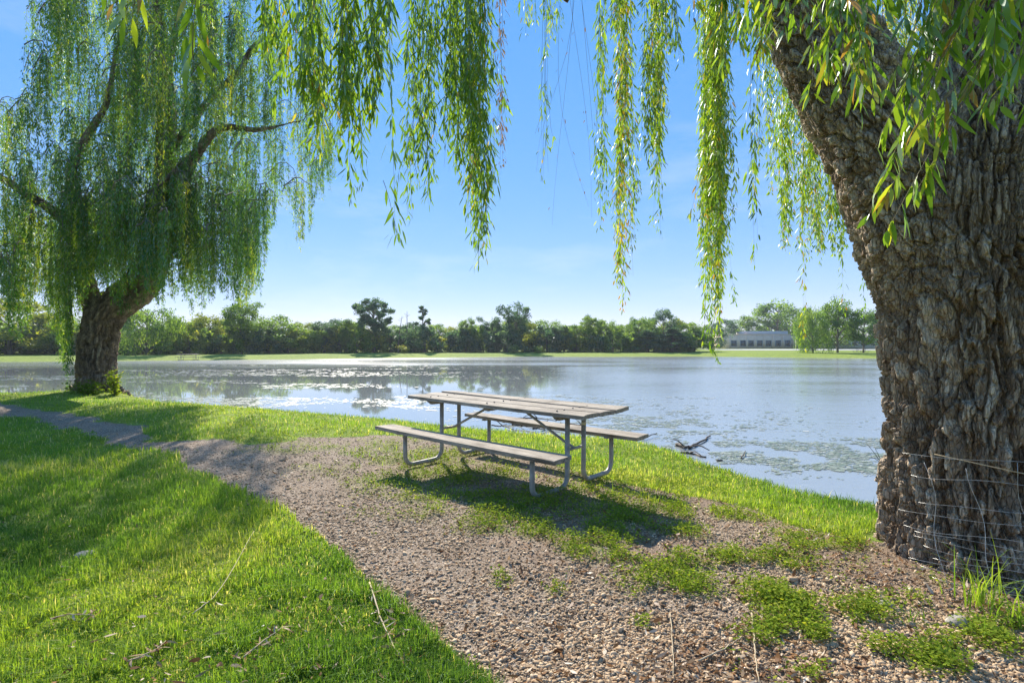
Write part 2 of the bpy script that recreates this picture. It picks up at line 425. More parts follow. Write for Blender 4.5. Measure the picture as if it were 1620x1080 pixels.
# ------------------------------------------------------------------ terrain
WATER_Z = -0.55
near_px = [(0, 622), (90, 628), (210, 634), (330, 641), (450, 650), (560, 658), (660, 667), (760, 677), (900, 687), (1030, 696), (1075, 708), (1115, 732), (1210, 757), (1300, 777), (1395, 795)]
near = [G(x, y + 1.5 + max(0, x - 200) * .007, -.42) for x, y in near_px]
far_px = [(1500, 567), (1390, 567), (1240, 565.5), (1100, 563.5), (960, 564.5), (840, 564), (600, 566.5), (450, 568.5), (300, 570), (150, 571.5), (0, 572.5), (-150, 574)]
far = [G(x, y, WATER_Z) for x, y in far_px]
LAKE = np.array([(-75, 38), (-55, 33), (-36, 26)] + near + [(6.2, 4.6), (9, 2.5), (16, -2), (30, -8), (60, -10), (85, 0), (95, 30)] + far)
def lake_sd(x, y):
    """signed distance to the water's edge, positive on land"""
    P = np.stack([x, y], -1).astype(float)
    d2 = np.full(P.shape[:-1], 1e12); inside = np.zeros(P.shape[:-1], bool)
    n = len(LAKE)
    for i in range(n):
        a = LAKE[i]; b = LAKE[(i + 1) % n]; ab = b - a
        t_ = np.clip(((P - a) @ ab) / (ab @ ab), 0, 1)
        q = P - a - t_[..., None] * ab
        d2 = np.minimum(d2, (q ** 2).sum(-1))
        c_ = (a[1] > P[..., 1]) != (b[1] > P[..., 1])
        xi = a[0] + (P[..., 1] - a[1]) / (b[1] - a[1] + 1e-12) * (b[0] - a[0])
        inside ^= c_ & (P[..., 0] < xi)
    d = np.sqrt(d2)
    return np.where(inside, -d, d)
def gz(x, y, sd=None):
    x = np.asarray(x, float); y = np.asarray(y, float)
    if sd is None: sd = lake_sd(x, y)
    r = np.hypot(x, y)
    sdn = sd + (fbm2(x, y, .9, 2, 3.) - .5) * .35
    land = WATER_Z + .55 * sstep(-.15, 3.4, sdn) * .55 + .55 * .45 * sstep(-.1, .5, sdn)
    landf = WATER_Z + .50 * sstep(-.3, 8., sd) + .2 * sstep(5, 40, sd)
    w = sstep(30, 45, r)
    z = np.where(sd > -.4, land * (1 - w) + landf * w, WATER_Z)
    z = np.where(sd < 0, WATER_Z - .02 - .9 * sstep(0, 3., -sd), z)
    z = z + (fbm2(x, y, .6, 3) - .5) * .07 * sstep(.3, 2, sd) * (1 - w)
    z = z + .05 * np.exp(-((x - 3.0) ** 2 + (y - 3.35) ** 2) / .9) * (sd > 0)
    lt = np.exp(-((x + 12.6) ** 2 + (y - 16.2) ** 2) / 3.0)
    return z + .25 * lt

def in_poly(x, y, poly):
    poly = np.asarray(poly); ins = np.zeros(np.shape(x), bool)
    for i in range(len(poly)):
        a = poly[i - 1]; b = poly[i]
        c_ = (a[1] > y) != (b[1] > y)
        ins ^= c_ & (x < a[0] + (y - a[1]) / (b[1] - a[1] + 1e-12) * (b[0] - a[0]))
    return ins
# gravel path and clearing, on the ground plane
grav_px = [(-300, 640), (0, 642), (70, 650), (150, 664), (215, 682), (260, 703), (330, 702), (410, 712), (470, 700), (590, 692), (700, 700), (860, 730), (960, 760), (1110, 776),
           (1210, 795), (1290, 842), (1390, 868), (1520, 900), (1900, 1000), (2600, 1400), (1000, 1400), (760, 1085), (655, 1005), (590, 945), (540, 895), (478, 850), (430, 805), (385, 782),
           (330, 757), (290, 740), (235, 716), (150, 694), (60, 672), (0, 663), (-300, 655)]
GRAV = np.array([G(x, y, -.05) for x, y in grav_px])
def gravel_mask(x, y):
    """1 on gravel, 0 on green, broken edge"""
    w = .22 * np.clip(np.hypot(x, y) / 5, .5, 2)
    jx = x + (fbm2(x, y, 2.2, 4, 1.) - .5) * w * 1.6; jy = y + (fbm2(x, y, 2.2, 4, 9.) - .5) * w * 1.6
    return in_poly(jx, jy, GRAV).astype(float)
# patches of low weeds on the gravel: photo x, y, half-width, half-height in pixels, strength
weeds_px = [(640, 735, 90, 28, .75), (560, 715, 80, 15, .55), (640, 760, 70, 20, .7), (720, 760, 120, 25, 1.1), (830, 800, 140, 30, 1.1), (960, 815, 130, 34, 1.0), (930, 765, 110, 24, .9), (700, 725, 130, 20, .85),
            (1050, 800, 110, 30, .85), (620, 715, 90, 16, .7), (880, 850, 90, 12, .6), (680, 795, 70, 14, .55), (800, 838, 90, 14, .5), (960, 870, 70, 24, .8), (1050, 905, 55, 34, .8), (1085, 935, 40, 24, .65), (980, 905, 50, 16, .5),
            (1230, 895, 40, 34, .7), (1205, 850, 50, 22, .65), (1235, 965, 50, 44, 1.0), (1290, 1010, 28, 22, .7), (1370, 975, 36, 20, .6), (1290, 860, 70, 30, .85), (1350, 850, 60, 22, .85),
            (1460, 950, 35, 16, .6), (1280, 1070, 60, 14, .6), (1400, 1030, 40, 16, .5), (785, 925, 18, 12, .7), (845, 878, 16, 7, .5), (745, 885, 12, 6, .4), (460, 715, 70, 10, .5), (515, 745, 50, 9, .35),
            (880, 945, 12, 7, .4), (1130, 985, 30, 14, .5), (1010, 1000, 16, 8, .3), (1160, 880, 40, 20, .7), (1110, 850, 60, 20, .7), (1500, 1050, 60, 22, .6), (1580, 1010, 50, 30, .6), (1150, 810, 80, 22, .7)]
def weed_density(x, y):
    d = np.zeros(np.shape(x))
    px = 810 + F * x / y; py = HOR + F * (H + .03) / y
    for cx, cy, rx, ry, s in weeds_px:
        d = np.maximum(d, s * np.exp(-(((px - cx) / rx) ** 2 + ((py - cy) / ry) ** 2) * .9))
    n = fbm2(x, y, 4.5, 5, 5.)
    return np.clip(d * 1.15 - (1 - sstep(.34, .56, n)) * .68, 0, 1)
def soil_mask(x, y):
    d = np.hypot(x - 2.6, y - 3.3)
    return np.clip(sstep(1.05, .55, d + (fbm2(x, y, 5, 3) - .5) * .5) + .75 * sstep(.46, .62, fbm2(x, y, 1.1, 5, 7.)) * sstep(-.9, .6, x + (fbm2(x, y, .8, 3) - .5)), 0, 1)

fov = np.concatenate([np.linspace(-180, -60, 60, endpoint=False), np.linspace(-60, 60, 620, endpoint=False), np.linspace(60, 180, 60, endpoint=False)])
rad = np.concatenate([[.02, .5, 1.0], np.geomspace(1.3, 34, 330), np.geomspace(34.3, 130, 150), np.geomspace(133, 1500, 24)])
A_, R_ = np.meshgrid(np.radians(fov), rad)
gx, gy = (R_ * np.sin(A_)).ravel(), (R_ * np.cos(A_)).ravel()
gsd = lake_sd(gx, gy)
gzz = gz(gx, gy, gsd)
nA, nR = len(fov), len(rad)
i = np.arange(nR - 1)[:, None]; j = np.arange(nA)[None, :]
Q = np.stack([i * nA + j, i * nA + (j + 1) % nA, (i + 1) * nA + (j + 1) % nA, (i + 1) * nA + j], -1).reshape(-1, 4)
Vg = np.stack([gx, gy, gzz], -1)
ys = np.where(gy > .3, gy, .3)
green = np.where(gy > -2, 1 - gravel_mask(gx, gy), 1.)
wd = np.where((gy > 1) & (np.hypot(gx, gy) < 20), weed_density(gx, ys), 0)
green = np.clip(np.maximum(green * .92, wd * .5), 0, 1)
green = np.where(gsd < .08, green * .2, green)
ground = mk("ground", Vg, Q, M['ground'], attrs={'green': green, 'soil': soil_mask(gx, gy)}, smooth=True)
tag(ground, "grassy lakeside ground with a gravel path", None, kind='structure')

# pond surface
wv = np.array([(-160, -40, WATER_Z), (160, -40, WATER_Z), (160, 125, WATER_Z), (-160, 125, WATER_Z)])
wl = np.array([(x, y, WATER_Z) for x, y in LAKE])
cen = LAKE.mean(0)
edge = []
for k in range(len(LAKE)):
    a, b = LAKE[k], LAKE[(k + 1) % len(LAKE)]
    nrm = np.array([(b - a)[1], -(b - a)[0]]); nrm /= np.linalg.norm(nrm) + 1e-9
    for s_ in (0, .5):
        q = a + (b - a) * s_; o_ = q + nrm * .45
        if lake_sd(np.array([o_[0]]), np.array([o_[1]]))[0] < 0: o_ = q - nrm * .45
        edge.append((o_[0], o_[1], WATER_Z))
import bmesh
bm = bmesh.new()
vs = [bm.verts.new(p_) for p_ in edge]
f_ = bm.faces.new(vs); bmesh.ops.triangulate(bm, faces=[f_])
bmesh.ops.recalc_face_normals(bm, faces=bm.faces)
for f_ in bm.faces:
    if f_.normal.z < 0: f_.normal_flip()
me = bpy.data.meshes.new("pond_water"); bm.to_mesh(me); bm.free(); me.materials.append(M['water'])
pond = bpy.data.objects.new("pond_water", me); COL.objects.link(pond)
tag(pond, "wide calm pond reflecting sky and trees", None, kind='structure')

# ------------------------------------------------------------------ leaves and blades (vectorised)
def unit(a): return a / (np.linalg.norm(a, axis=-1, keepdims=True) + 1e-12)
def leaf_arrays(P, D, Nn, L, Wd, curve=0.0, fine=False):
    """P base, D direction, Nn face normal (all n,3), L length, Wd half width"""
    D = unit(D); S = unit(np.cross(D, Nn)); Nn = np.cross(S, D)
    L = np.asarray(L)[:, None]; Wd = np.asarray(Wd)[:, None]
    n = len(P)
    if fine:
        c = np.broadcast_to(np.asarray(curve, float).reshape(-1, 1), (n, 1)) * L
        def at(t_): return P + D * L * t_ + Nn * c * t_ * t_
        V = np.stack([P, at(.22) + S * Wd * .85, at(.22) - S * Wd * .85, at(.55) + S * Wd, at(.55) - S * Wd, at(.82) + S * Wd * .5, at(.82) - S * Wd * .5, at(1.0)], 1)
        b = (np.arange(n) * 8)[:, None]
        T = np.concatenate([b + np.array([0, 2, 1]), b + np.array([5, 6, 7])])
        Qd = np.concatenate([b + np.array([1, 2, 4, 3]), b + np.array([3, 4, 6, 5])])
        return V.reshape(-1, 3), [T, Qd], 8
    V = np.stack([P, P + D * L * .42 + S * Wd, P + D * L, P + D * L * .42 - S * Wd], 1)
    return V.reshape(-1, 3), [(np.arange(n) * 4)[:, None] + np.array([0, 3, 2, 1])], 4
def blades(P, L, Wd, lean, az, fold=.4):
    """grass blades, five points each"""
    n = len(P)
    S = np.stack([np.cos(az + 1.57), np.sin(az + 1.57), np.zeros(n)], -1)
    Ld = np.stack([np.cos(az), np.sin(az), np.zeros(n)], -1)
    L = L[:, None]; Wd = Wd[:, None]; lean = lean[:, None]; up = np.array([0, 0, 1.])
    m_ = P + Ld * L * lean * .35 + up * L * .55
    tp = P + Ld * L * lean + up * L * (1 - .35 * lean)
    V = np.stack([P + S * Wd, P - S * Wd, m_ - S * Wd * .7, m_ + S * Wd * .7, tp], 1)
    b = (np.arange(n) * 5)[:, None]
    return V.reshape(-1, 3), [b + np.array([3, 2, 4]), b + np.array([0, 1, 2, 3])], 5
def multi_tubes(P, r, k=3):
    """P (n,m,3) polylines, r (n,m)"""
    n, m_, _ = P.shape
    T = unit(np.gradient(P, axis=1))
    ref = np.array([.31, .77, .12]); u = unit(np.cross(T, ref)); w = np.cross(T, u)
    a = np.arange(k) * 2 * pi / k
    V = P[:, :, None, :] + r[:, :, None, None] * (np.cos(a)[None, None, :, None] * u[:, :, None, :] + np.sin(a)[None, None, :, None] * w[:, :, None, :])
    b = (np.arange(n) * m_ * k)[:, None, None]; i_ = np.arange(m_ - 1)[None, :, None]; j_ = np.arange(k)[None, None, :]
    Qd = np.stack([b + i_ * k + j_, b + i_ * k + (j_ + 1) % k, b + (i_ + 1) * k + (j_ + 1) % k, b + (i_ + 1) * k + j_], -1).reshape(-1, 4)
    return V.reshape(-1, 3), Qd

def strands(S, Ln, spacing, lmean, wmean, sway=.06, spread=(.35, .8), fine=False, sidetw=0, vbias=.5, vsd=.18, keep=None, drift=None, lstart=0.0):
    """leafy hanging willow shoots. S (n,3) starts, Ln lengths. Returns leaf arrays, v values and shoot polylines"""
    n = len(S); K = 9
    t_ = np.linspace(0, 1, K)
    ph = R.random((n, 4)) * 6.28; am = R.normal(0, sway, (n, 2))
    dr = R.normal(0, sway * .6, (n, 2)) if drift is None else drift
    def curve(idx, tt):
        L_ = Ln[idx]
        x = am[idx, 0] * np.sin(ph[idx, 0] + tt * 4) * tt * L_ ** .5 + dr[idx, 0] * tt * L_
        y = am[idx, 1] * np.sin(ph[idx, 1] + tt * 5) * tt * L_ ** .5 + dr[idx, 1] * tt * L_
        return S[idx] + np.stack([x, y, -L_ * tt], -1)
    PL = np.stack([curve(np.arange(n), np.full(n, q)) for q in t_], 1)
    cnt = np.maximum(3, (Ln * (1 - lstart) / spacing).astype(int))
    idx = np.repeat(np.arange(n), cnt)
    tt = lstart + (1 - lstart) * R.random(len(idx)) ** .92
    cl_ = np.sin(tt * Ln[idx] * 9 + ph[idx, 2]) + .8 * np.sin(tt * Ln[idx] * 23 + ph[idx, 3])    # leaves sit in uneven bunches
    k_ = R.random(len(idx)) < np.clip(.85 + .45 * cl_, .18, 1)
    idx, tt = idx[k_], tt[k_]
    if keep is not None:
        k_ = keep(idx, tt); idx, tt = idx[k_], tt[k_]
    P = curve(idx, tt)
    az = R.random(len(idx)) * 2 * pi
    a = R.uniform(spread[0], spread[1], len(idx))
    D = np.stack([np.cos(az) * np.sin(a), np.sin(az) * np.sin(a), -np.cos(a)], -1)
    P = P + np.stack([np.cos(az), np.sin(az), np.zeros(len(az))], -1) * sidetw * R.random((len(az), 1))
    Nn = unit(np.stack([np.cos(az + R.normal(0, .9, len(az))), np.sin(az + R.normal(0, .9, len(az))), R.normal(.6, .5, len(az))], -1))
    sz = R.uniform(.6, 1.25, len(idx)) * (1 - .35 * (tt > .93))
    V, Fs, k = leaf_arrays(P, D, Nn, lmean * sz, wmean * R.uniform(.7, 1.2, len(idx)), R.normal(-.12, .12, len(idx)), fine)
    sv = R.normal(0, .10, n) + vbias
    v = np.clip(sv[idx] + R.normal(0, vsd, len(idx)), 0, 1)
    return V, Fs, np.repeat(v, k), PL

def tri_quads(chunks):
    """join several (V, [faces], v) chunks"""
    Vs, T3, T4, vs_, n = [], [], [], [], 0
    for V, Fs, v in chunks:
        for f in Fs: (T3 if f.shape[1] == 3 else T4).append(f + n)
        Vs.append(V); vs_.append(v); n += len(V)
    return np.vstack(Vs), ([np.vstack(T3)] if T3 else []) + ([np.vstack(T4)] if T4 else []), np.concatenate(vs_)

# ------------------------------------------------------------------ bark trunks
def cells_off(p):
    """nearest cell: F1, F2, two random values and a random tilt height"""
    i = np.floor(p).astype(np.int64)
    n = len(p); f1 = np.full(n, 9.); f2 = np.full(n, 9.); idv = np.zeros(n); tl = np.zeros(n)
    for dx in (-1, 0, 1):
        for dy in (-1, 0, 1):
            for dz in (-1, 0, 1):
                c = i + np.array([dx, dy, dz])
                h = _h(c[:, 0], c[:, 1], c[:, 2])
                o_ = p - (c + .1 + .8 * _rnd[h, 1:4])
                d = np.sqrt((o_ ** 2).sum(1))
                t_ = (o_ * (_rnd[(h * 7 + 3) & 4095, 1:4] - .5)).sum(1)
                m = d < f1
                f2 = np.where(m, f1, np.minimum(f2, d)); idv = np.where(m, _rnd[h, 0], idv); tl = np.where(m, t_, tl); f1 = np.where(m, d, f1)
    return f1, f2, idv, tl
def bark_field(V, P, cell, st, jag, seed, FURW):
    """bark height round one limb, in coordinates that run along and around it; also the normalised distance"""
    n = len(V); C = P[:, :3]; T = unit(np.gradient(C, axis=0))
    arc = np.concatenate([[0], np.cumsum(np.linalg.norm(np.diff(C, axis=0), axis=1))])
    U = np.zeros_like(C); u = np.cross(T[0], [.3, .9, .1]); 
    for k in range(len(C)):
        u = u - T[k] * np.dot(u, T[k]); u /= np.linalg.norm(u); U[k] = u
    best = np.zeros(n, int); bd = np.full(n, 1e9)
    for k in range(len(C)):
        d = ((V - C[k]) ** 2).sum(1); m = d < bd; bd[m] = d[m]; best[m] = k
    off = V - C[best]; al = (off * T[best]).sum(1); s_ = arc[best] + al
    kf = np.clip(np.interp(s_, arc, np.arange(len(C))), 0, len(C) - 1.001); k0 = kf.astype(int); fr = (kf - k0)[:, None]
    Cc = C[k0] * (1 - fr) + C[k0 + 1] * fr; Tc = unit(T[k0] * (1 - fr) + T[k0 + 1] * fr); Uc = unit(U[k0] * (1 - fr) + U[k0 + 1] * fr); Wc = np.cross(Tc, Uc)
    off = V - Cc
    a, b = (off * Uc).sum(1), (off * Wc).sum(1)
    rn = np.sqrt(a * a + b * b); rr = np.interp(kf, np.arange(len(C)), P[:, 3])
    # put every point on the nominal radius so plates keep their size
    k_ = rr / np.maximum(rn, 1e-3) * np.clip(rn / rr, .6, 1.8)
    L = np.stack([a * k_, b * k_, s_], -1) + seed
    w3 = np.stack([fbm(L * .22 / cell + 5, 3), fbm(L * .22 / cell + 31, 3), fbm(L * .22 / cell + 77, 3)], -1) - .5
    w4 = np.stack([fbm(L * [1.6, 1.6, .8] / cell + 3, 2), fbm(L * [1.6, 1.6, .8] / cell + 13, 2), np.zeros(n)], -1) - .5
    w5 = np.stack([fbm(L * [4, 4, 3] / cell + 41, 2), fbm(L * [4, 4, 3] / cell + 51, 2), fbm(L * [4, 4, 3] / cell + 61, 2)], -1) - .5
    q = L / [cell, cell, cell * st] + w3 * [1.2, 1.2, 1.1] * jag + w4 * [.42, .42, 1] * jag + w5 * [.16, .16, .05]
    f1, f2, idv, tl = cells_off(q)
    crack = sstep(.01, .15, f2 - f1)
    q2 = L / [cell * .42, cell * .42, cell * st * .42] + w3 * 1.6 * jag + w4 * .6 + w5 * [.25, .25, .1]
    g1, g2, id2, tl2 = cells_off(q2)
    flake = sstep(.0, .22, g2 - g1)
    rid = np.abs(2 * fbm(L / [cell * 1.7, cell * 1.7, cell * st * 1.9] + w3 * 1.5, 4) - 1)       # long furrows
    fur = sstep(.02, .20, rid)
    h = .55 * crack * (.7 + .5 * idv) + .65 * tl * crack + .26 * flake * (.3 + id2) + FURW * fur + .10 * (fbm(L * [3, 3, .7] / cell, 3) - .5)
    return h, np.sqrt(bd) / P[best, 3], np.clip(.5 + .5 * (idv - .5) + .75 * (id2 - .5) + .5 * (fbm(L * [2, 2, .7], 3) - .5), 0, 1)

def bark_trunk(name, chains, n_axis, mat, parent, vox, sub, disp, cell, stretch, smooth_it=8, jag=1.0, kk=28, smooth=False):
    """tubes joined by a voxel remesh, then furrowed bark displaced into the surface"""
    mb = MB(); segs = []
    for ch in chains:
        P = smooth_path(ch, 7 * len(ch))
        mb.tube(P[:, :3], P[:, 3], kk); segs.append(P)
    o = mb.build(name + "_tmp", None)
    md = o.modifiers.new("r", 'REMESH'); md.mode = 'VOXEL'; md.voxel_size = vox
    md = o.modifiers.new("s", 'SMOOTH'); md.iterations = smooth_it; md.factor = .5
    md = o.modifiers.new("u", 'SUBSURF'); md.levels = sub; md.render_levels = sub
    dg = bpy.context.evaluated_depsgraph_get()
    me_ = o.evaluated_get(dg).to_mesh()
    nv = len(me_.vertices)
    V = np.zeros(nv * 3, np.float32); me_.vertices.foreach_get('co', V); V = V.reshape(-1, 3).astype(float)
    Nn = np.zeros(nv * 3, np.float32); me_.vertices.foreach_get('normal', Nn); Nn = Nn.reshape(-1, 3).astype(float)
    nl = len(me_.loops); Lp = np.zeros(nl, np.int32); me_.loops.foreach_get('vertex_index', Lp); Qd = Lp.reshape(-1, 4)
    o.evaluated_get(dg).to_mesh_clear(); bpy.data.objects.remove(o)
    hs, ws, ps, th = 0, 0, 0, 0
    for q, P in enumerate(segs[:n_axis]):
        st_ = stretch if q == 0 else stretch * .40
        h, dn, pl = bark_field(V, P, cell * (1 if q == 0 else 1.15), st_, jag * (1 if q == 0 else .6), 11.3 * q, .6 if q == 0 else .15)
        w = np.exp(-(dn / .5) ** 2) + 1e-9
        w = w ** 2
        hs = hs + w * h; ps = ps + w * pl; ws = ws + w
        rr = P[np.argmin([np.abs(V - P[k, :3]).sum(1) for k in range(0, len(P), 3)], axis=0) * 3, 3]
        th = th + w * rr
    hgt = hs / ws; plate = ps / ws; sc = np.clip(th / ws / .45, .3, 1.1)
    big_ = fbm(V * [3.2, 3.2, .8] + 9, 3) - .5
    V2 = V + Nn * (disp * (hgt - hgt.mean() - .12) * sc + .10 * big_ * sc)[:, None]
    return mk(name, V2, Qd, mat, parent, {'plate': plate}, smooth=smooth)

# ------------------------------------------------------------------ near willow (right)
base_r = (3.0, 3.35, float(gz(np.array([3.0]), np.array([3.35]))[0]))
nw = empty("willow_tree", base_r)
tag(nw, "huge near willow at the right with thick furrowed trunk and hanging leafy shoots", "tree")
def rel(ch, b): return [tuple(np.array(c_[:3]) - np.array(b)) + tuple(c_[3:]) for c_ in ch]
main = [(3.02, 3.33, -.25, .60), (3.02, 3.33, .0, .56), (3.01, 3.35, .25, .515), (3.01, 3.36, .8, .485), (3.01, 3.37, 1.4, .51), (3.01, 3.38, 1.9, .57), (3.03, 3.40, 2.4, .58), (3.26, 3.50, 3.1, .42), (3.40, 3.6, 4.0, .37), (3.5, 3.8, 5.4, .33)]
limbL = [(3.0, 3.40, 1.3, .36), (2.83, 3.42, 1.95, .46), (2.60, 3.50, 2.55, .41), (2.25, 3.66, 3.31, .335), (1.98, 3.92, 4.3, .29), (1.6, 4.4, 5.5, .22)]
roots = [[(2.86, 3.2, .40, .2), (2.66, 3.02, .06, .13), (2.54, 2.92, -.12, .08)], [(3.1, 3.1, .3, .2), (3.2, 2.75, .0, .15), (3.2, 2.6, -.15, .1)]]
bark_trunk("trunk", [rel(c_, base_r) for c_ in [main, limbL] + roots], 2, M['bark'], nw, .042, 3, .074, .061, 5.5)

# boughs above the frame carry the hanging shoots
def add_strand_group(name, parent, base, S, Ln, mat, twig=.0016, **kw):
    S = np.asarray(S) - np.array(base)
    V, Fs, v, PL = strands(S, np.asarray(Ln), **kw)
    o = mk(name, V, Fs, mat, parent, {'v': v})
    n, m_, _ = PL.shape
    r = np.broadcast_to(np.linspace(twig * 1.6, twig * .6, m_), (n, m_))
    tv, tq = multi_tubes(PL, r, 3)
    mk("twigs", tv, tq, M['twig'], o)
    return o

def ztop(d): return H + (HOR + 60) / F * d
# x px, bottom y px, half width px, depth, shoots, leaf length, leaf half width, spacing, colour bias, options
sprays = [
 (205, 45, 14, 1.45, 2, .095, .0075, .016, .62, {}),
 (180, 18, 10, 1.5, 2, .095, .0075, .02, .6, {}),
 (313, 110, 10, 1.35, 2, .10, .008, .016, .6, {}),
 (300, 55, 8, 1.5, 1, .10, .008, .02, .6, {}),
 (430, 120, 40, 3.6, 8, .10, .0075, .018, .5, {}),
 (470, 200, 50, 3.4, 9, .10, .0075, .016, .42, {}),
 (520, 240, 58, 3.2, 15, .10, .0075, .017, .52, {}),
 (572, 225, 40, 3.3, 12, .10, .0075, .017, .5, {}),
 (556, 325, 12, 3.3, 3, .10, .0075, .017, .35, {}),
 (612, 375, 5, 3.2, 1, .10, .0075, .02, .2, {}),
 (600, 120, 20, 3.3, 6, .10, .0075, .017, .42, {}),
 (650, 270, 20, 3.8, 5, .095, .007, .02, .4, {}),
 (670, 350, 22, 3.9, 8, .095, .007, .018, .45, {}),
 (712, 300, 22, 3.9, 8, .095, .007, .02, .35, {}),
 (735, 200, 30, 3.9, 14, .095, .007, .017, .45, {}),
 (690, 240, 35, 4.0, 9, .09, .007, .02, .42, {}),
 (756, 385, 22, 3.8, 15, .095, .007, .016, .5, {}),
 (762, 440, 12, 3.8, 4, .095, .007, .018, .5, {}),
 (793, 275, 5, 4.2, 2, .06, .006, .02, .9, {'dead': 1}),
 (845, 40, 12, 4.4, 3, .07, .006, .022, .55, {}),
 (862, 290, 9, 4.6, 4, .07, .006, .026, .5, {'gap': 1}),
 (875, 70, 8, 4.6, 3, .07, .006, .022, .5, {}),
 (888, 350, 3, 4.6, 2, .05, .005, .25, .9, {'dead': 1, 'bare': 1}),
 (910, 360, 14, 4.7, 4, .05, .005, .5, .9, {'dead': 1, 'bare': 1}),
 (953, 365, 9, 5.0, 5, .085, .007, .017, .48, {}),
 (987, 400, 15, 5.2, 8, .085, .007, .016, .55, {}),
 (986, 550, 10, 5.2, 6, .085, .007, .02, .75, {}),
 (1030, 280, 22, 5.0, 14, .085, .007, .015, .62, {}),
 (1040, 395, 8, 5.0, 4, .085, .007, .018, .5, {}),
 (1060, 90, 14, 4.0, 5, .09, .007, .018, .4, {}),
 (1000, 40, 50, 4.5, 7, .09, .007, .02, .5, {}),
 (1130, 440, 20, 5.6, 30, .085, .007, .013, .55, {}),
 (1132, 555, 15, 5.6, 15, .085, .007, .015, .6, {}),
 (1131, 612, 9, 5.6, 7, .085, .007, .018, .6, {}),
 (1150, 100, 45, 3.2, 10, .10, .008, .018, .66, {}),
 (1200, 60, 25, 2.6, 5, .10, .008, .018, .62, {}),
 (1192, 430, 8, 4.3, 2, .10, .008, .024, .35, {}),
 (1215, 330, 18, 6.3, 7, .09, .007, .015, .6, {}),
 (1245, 420, 25, 6.5, 14, .09, .007, .014, .58, {}),
 (1290, 450, 28, 6.6, 18, .09, .007, .014, .6, {}),
 (1272, 552, 7, 6.4, 2, .09, .007, .02, .7, {}),
 (1330, 440, 28, 6.2, 14, .09, .007, .015, .55, {}),
 (1325, 495, 8, 5.8, 3, .09, .007, .018, .45, {}),
 (1372, 500, 12, 6.4, 3, .09, .007, .02, .5, {}),
 (1405, 300, 60, 6.8, 34, .09, .007, .013, .72, {}),
 (1250, 60, 30, 2.4, 5, .10, .008, .017, .6, {}),
 (1330, 150, 32, 2.2, 5, .10, .008, .018, .55, {}),
 (1352, 185, 14, 2.1, 3, .10, .008, .02, .6, {}),
 (1400, 60, 35, 2.1, 4, .10, .008, .018, .6, {}),
 (1500, 60, 60, 1.9, 6, .10, .008, .019, .6, {}),
 (1580, 90, 45, 1.7, 5, .10, .008, .019, .6, {}),
 (1610, 170, 18, 1.7, 3, .10, .008, .022, .5, {}),
 (1470, 20, 50, 3.0, 6, .10, .008, .018, .55, {}),
]
for (x, yb, hw, d, n, ll, lw, sp, vb, op) in sprays:
    dep = d * (1 + R.uniform(-.09, .09, n))
    xs = x + R.normal(0, .55, n) * hw
    yb_ = yb - np.abs(R.normal(0, 1, n)) * min(90, max(yb * .16, 8)); yb_[0] = yb
    zt = ztop(dep) + R.uniform(.05, .5, n)
    S = np.stack([(xs - 810) / F * dep, dep, zt], -1)
    Ln = zt - (H + (HOR - yb_) / F * dep)
    m_ = int(n * 1.6)                                     # short side shoots forking off the long ones
    if not op.get('bare') and Ln.max() > .9 and d > 2:
        pi_ = R.integers(0, n, m_); u_ = R.uniform(.25, .85, m_)
        vis = zt[pi_] - Ln[pi_] * u_
        S = np.vstack([S, np.stack([S[pi_, 0] + R.normal(0, .012, m_), S[pi_, 1] + R.normal(0, .012, m_), vis], -1)])
        Ln = np.concatenate([Ln * R.uniform(.9, 1.0, n) if n > 3 else Ln, np.minimum(R.uniform(.15, .55, m_), Ln[pi_] * (1 - u_) * 1.0 + .05)])
        drf = np.vstack([R.normal(0, .012, (n, 2)), R.normal(0, .16, (m_, 2))])
    else: drf = None
    kw = dict(drift=drf, spacing=sp * (.95 if d > 5 else 1.2), lmean=ll, wmean=lw, sway=.022, fine=True, vbias=vb, sidetw=.035 if d > 3 else .02, spread=(.25, .75))
    if op.get('gap'):
        kw['keep'] = lambda idx, tt: (np.sin(idx * 2.1 + tt * 34) > -.1)
    if op.get('bare'):
        kw['sway'] = .11
    mat = M['dead_leaf'] if op.get('dead') else M['willow_leaf']
    o = add_strand_group("hanging_spray", nw, base_r, S, Ln, mat, twig=.0011 if d > 2.5 else .0013, **kw)
    if op.get('dead'): o['label'] = "thin withered shoots with brown leaves"
# slanting spray in front of the trunk, blown down-left
for (x0, y0, x1, y1, d, n) in [(1600, -30, 1372, 372, 1.75, 5), (1560, -30, 1400, 250, 1.8, 3), (1480, -30, 1410, 150, 1.9, 4), (1640, 20, 1460, 200, 1.7, 4), (1520, -40, 1440, 120, 1.9, 4), (1600, 60, 1540, 190, 1.7, 3)]:
    P0 = Wp(x0, y0, d); P1 = Wp(x1, y1, d * .97)
    S = P0 + R.normal(0, .05, (n, 3)) * [1, 1, .6]
    Ln = np.full(n, P0[2] - P1[2]) * R.uniform(.75, 1.0, n); Ln[0] = P0[2] - P1[2]
    dr = np.tile((P1 - P0)[:2] / (P0[2] - P1[2]), (n, 1)) * R.uniform(.85, 1.05, (n, 1))
    add_strand_group("hanging_spray", nw, base_r, S, Ln, M['willow_leaf'], twig=.0014, spacing=.02, lmean=.10, wmean=.008, sway=.02, fine=True, vbias=.62, spread=(.2, .7), sidetw=.0, drift=dr)
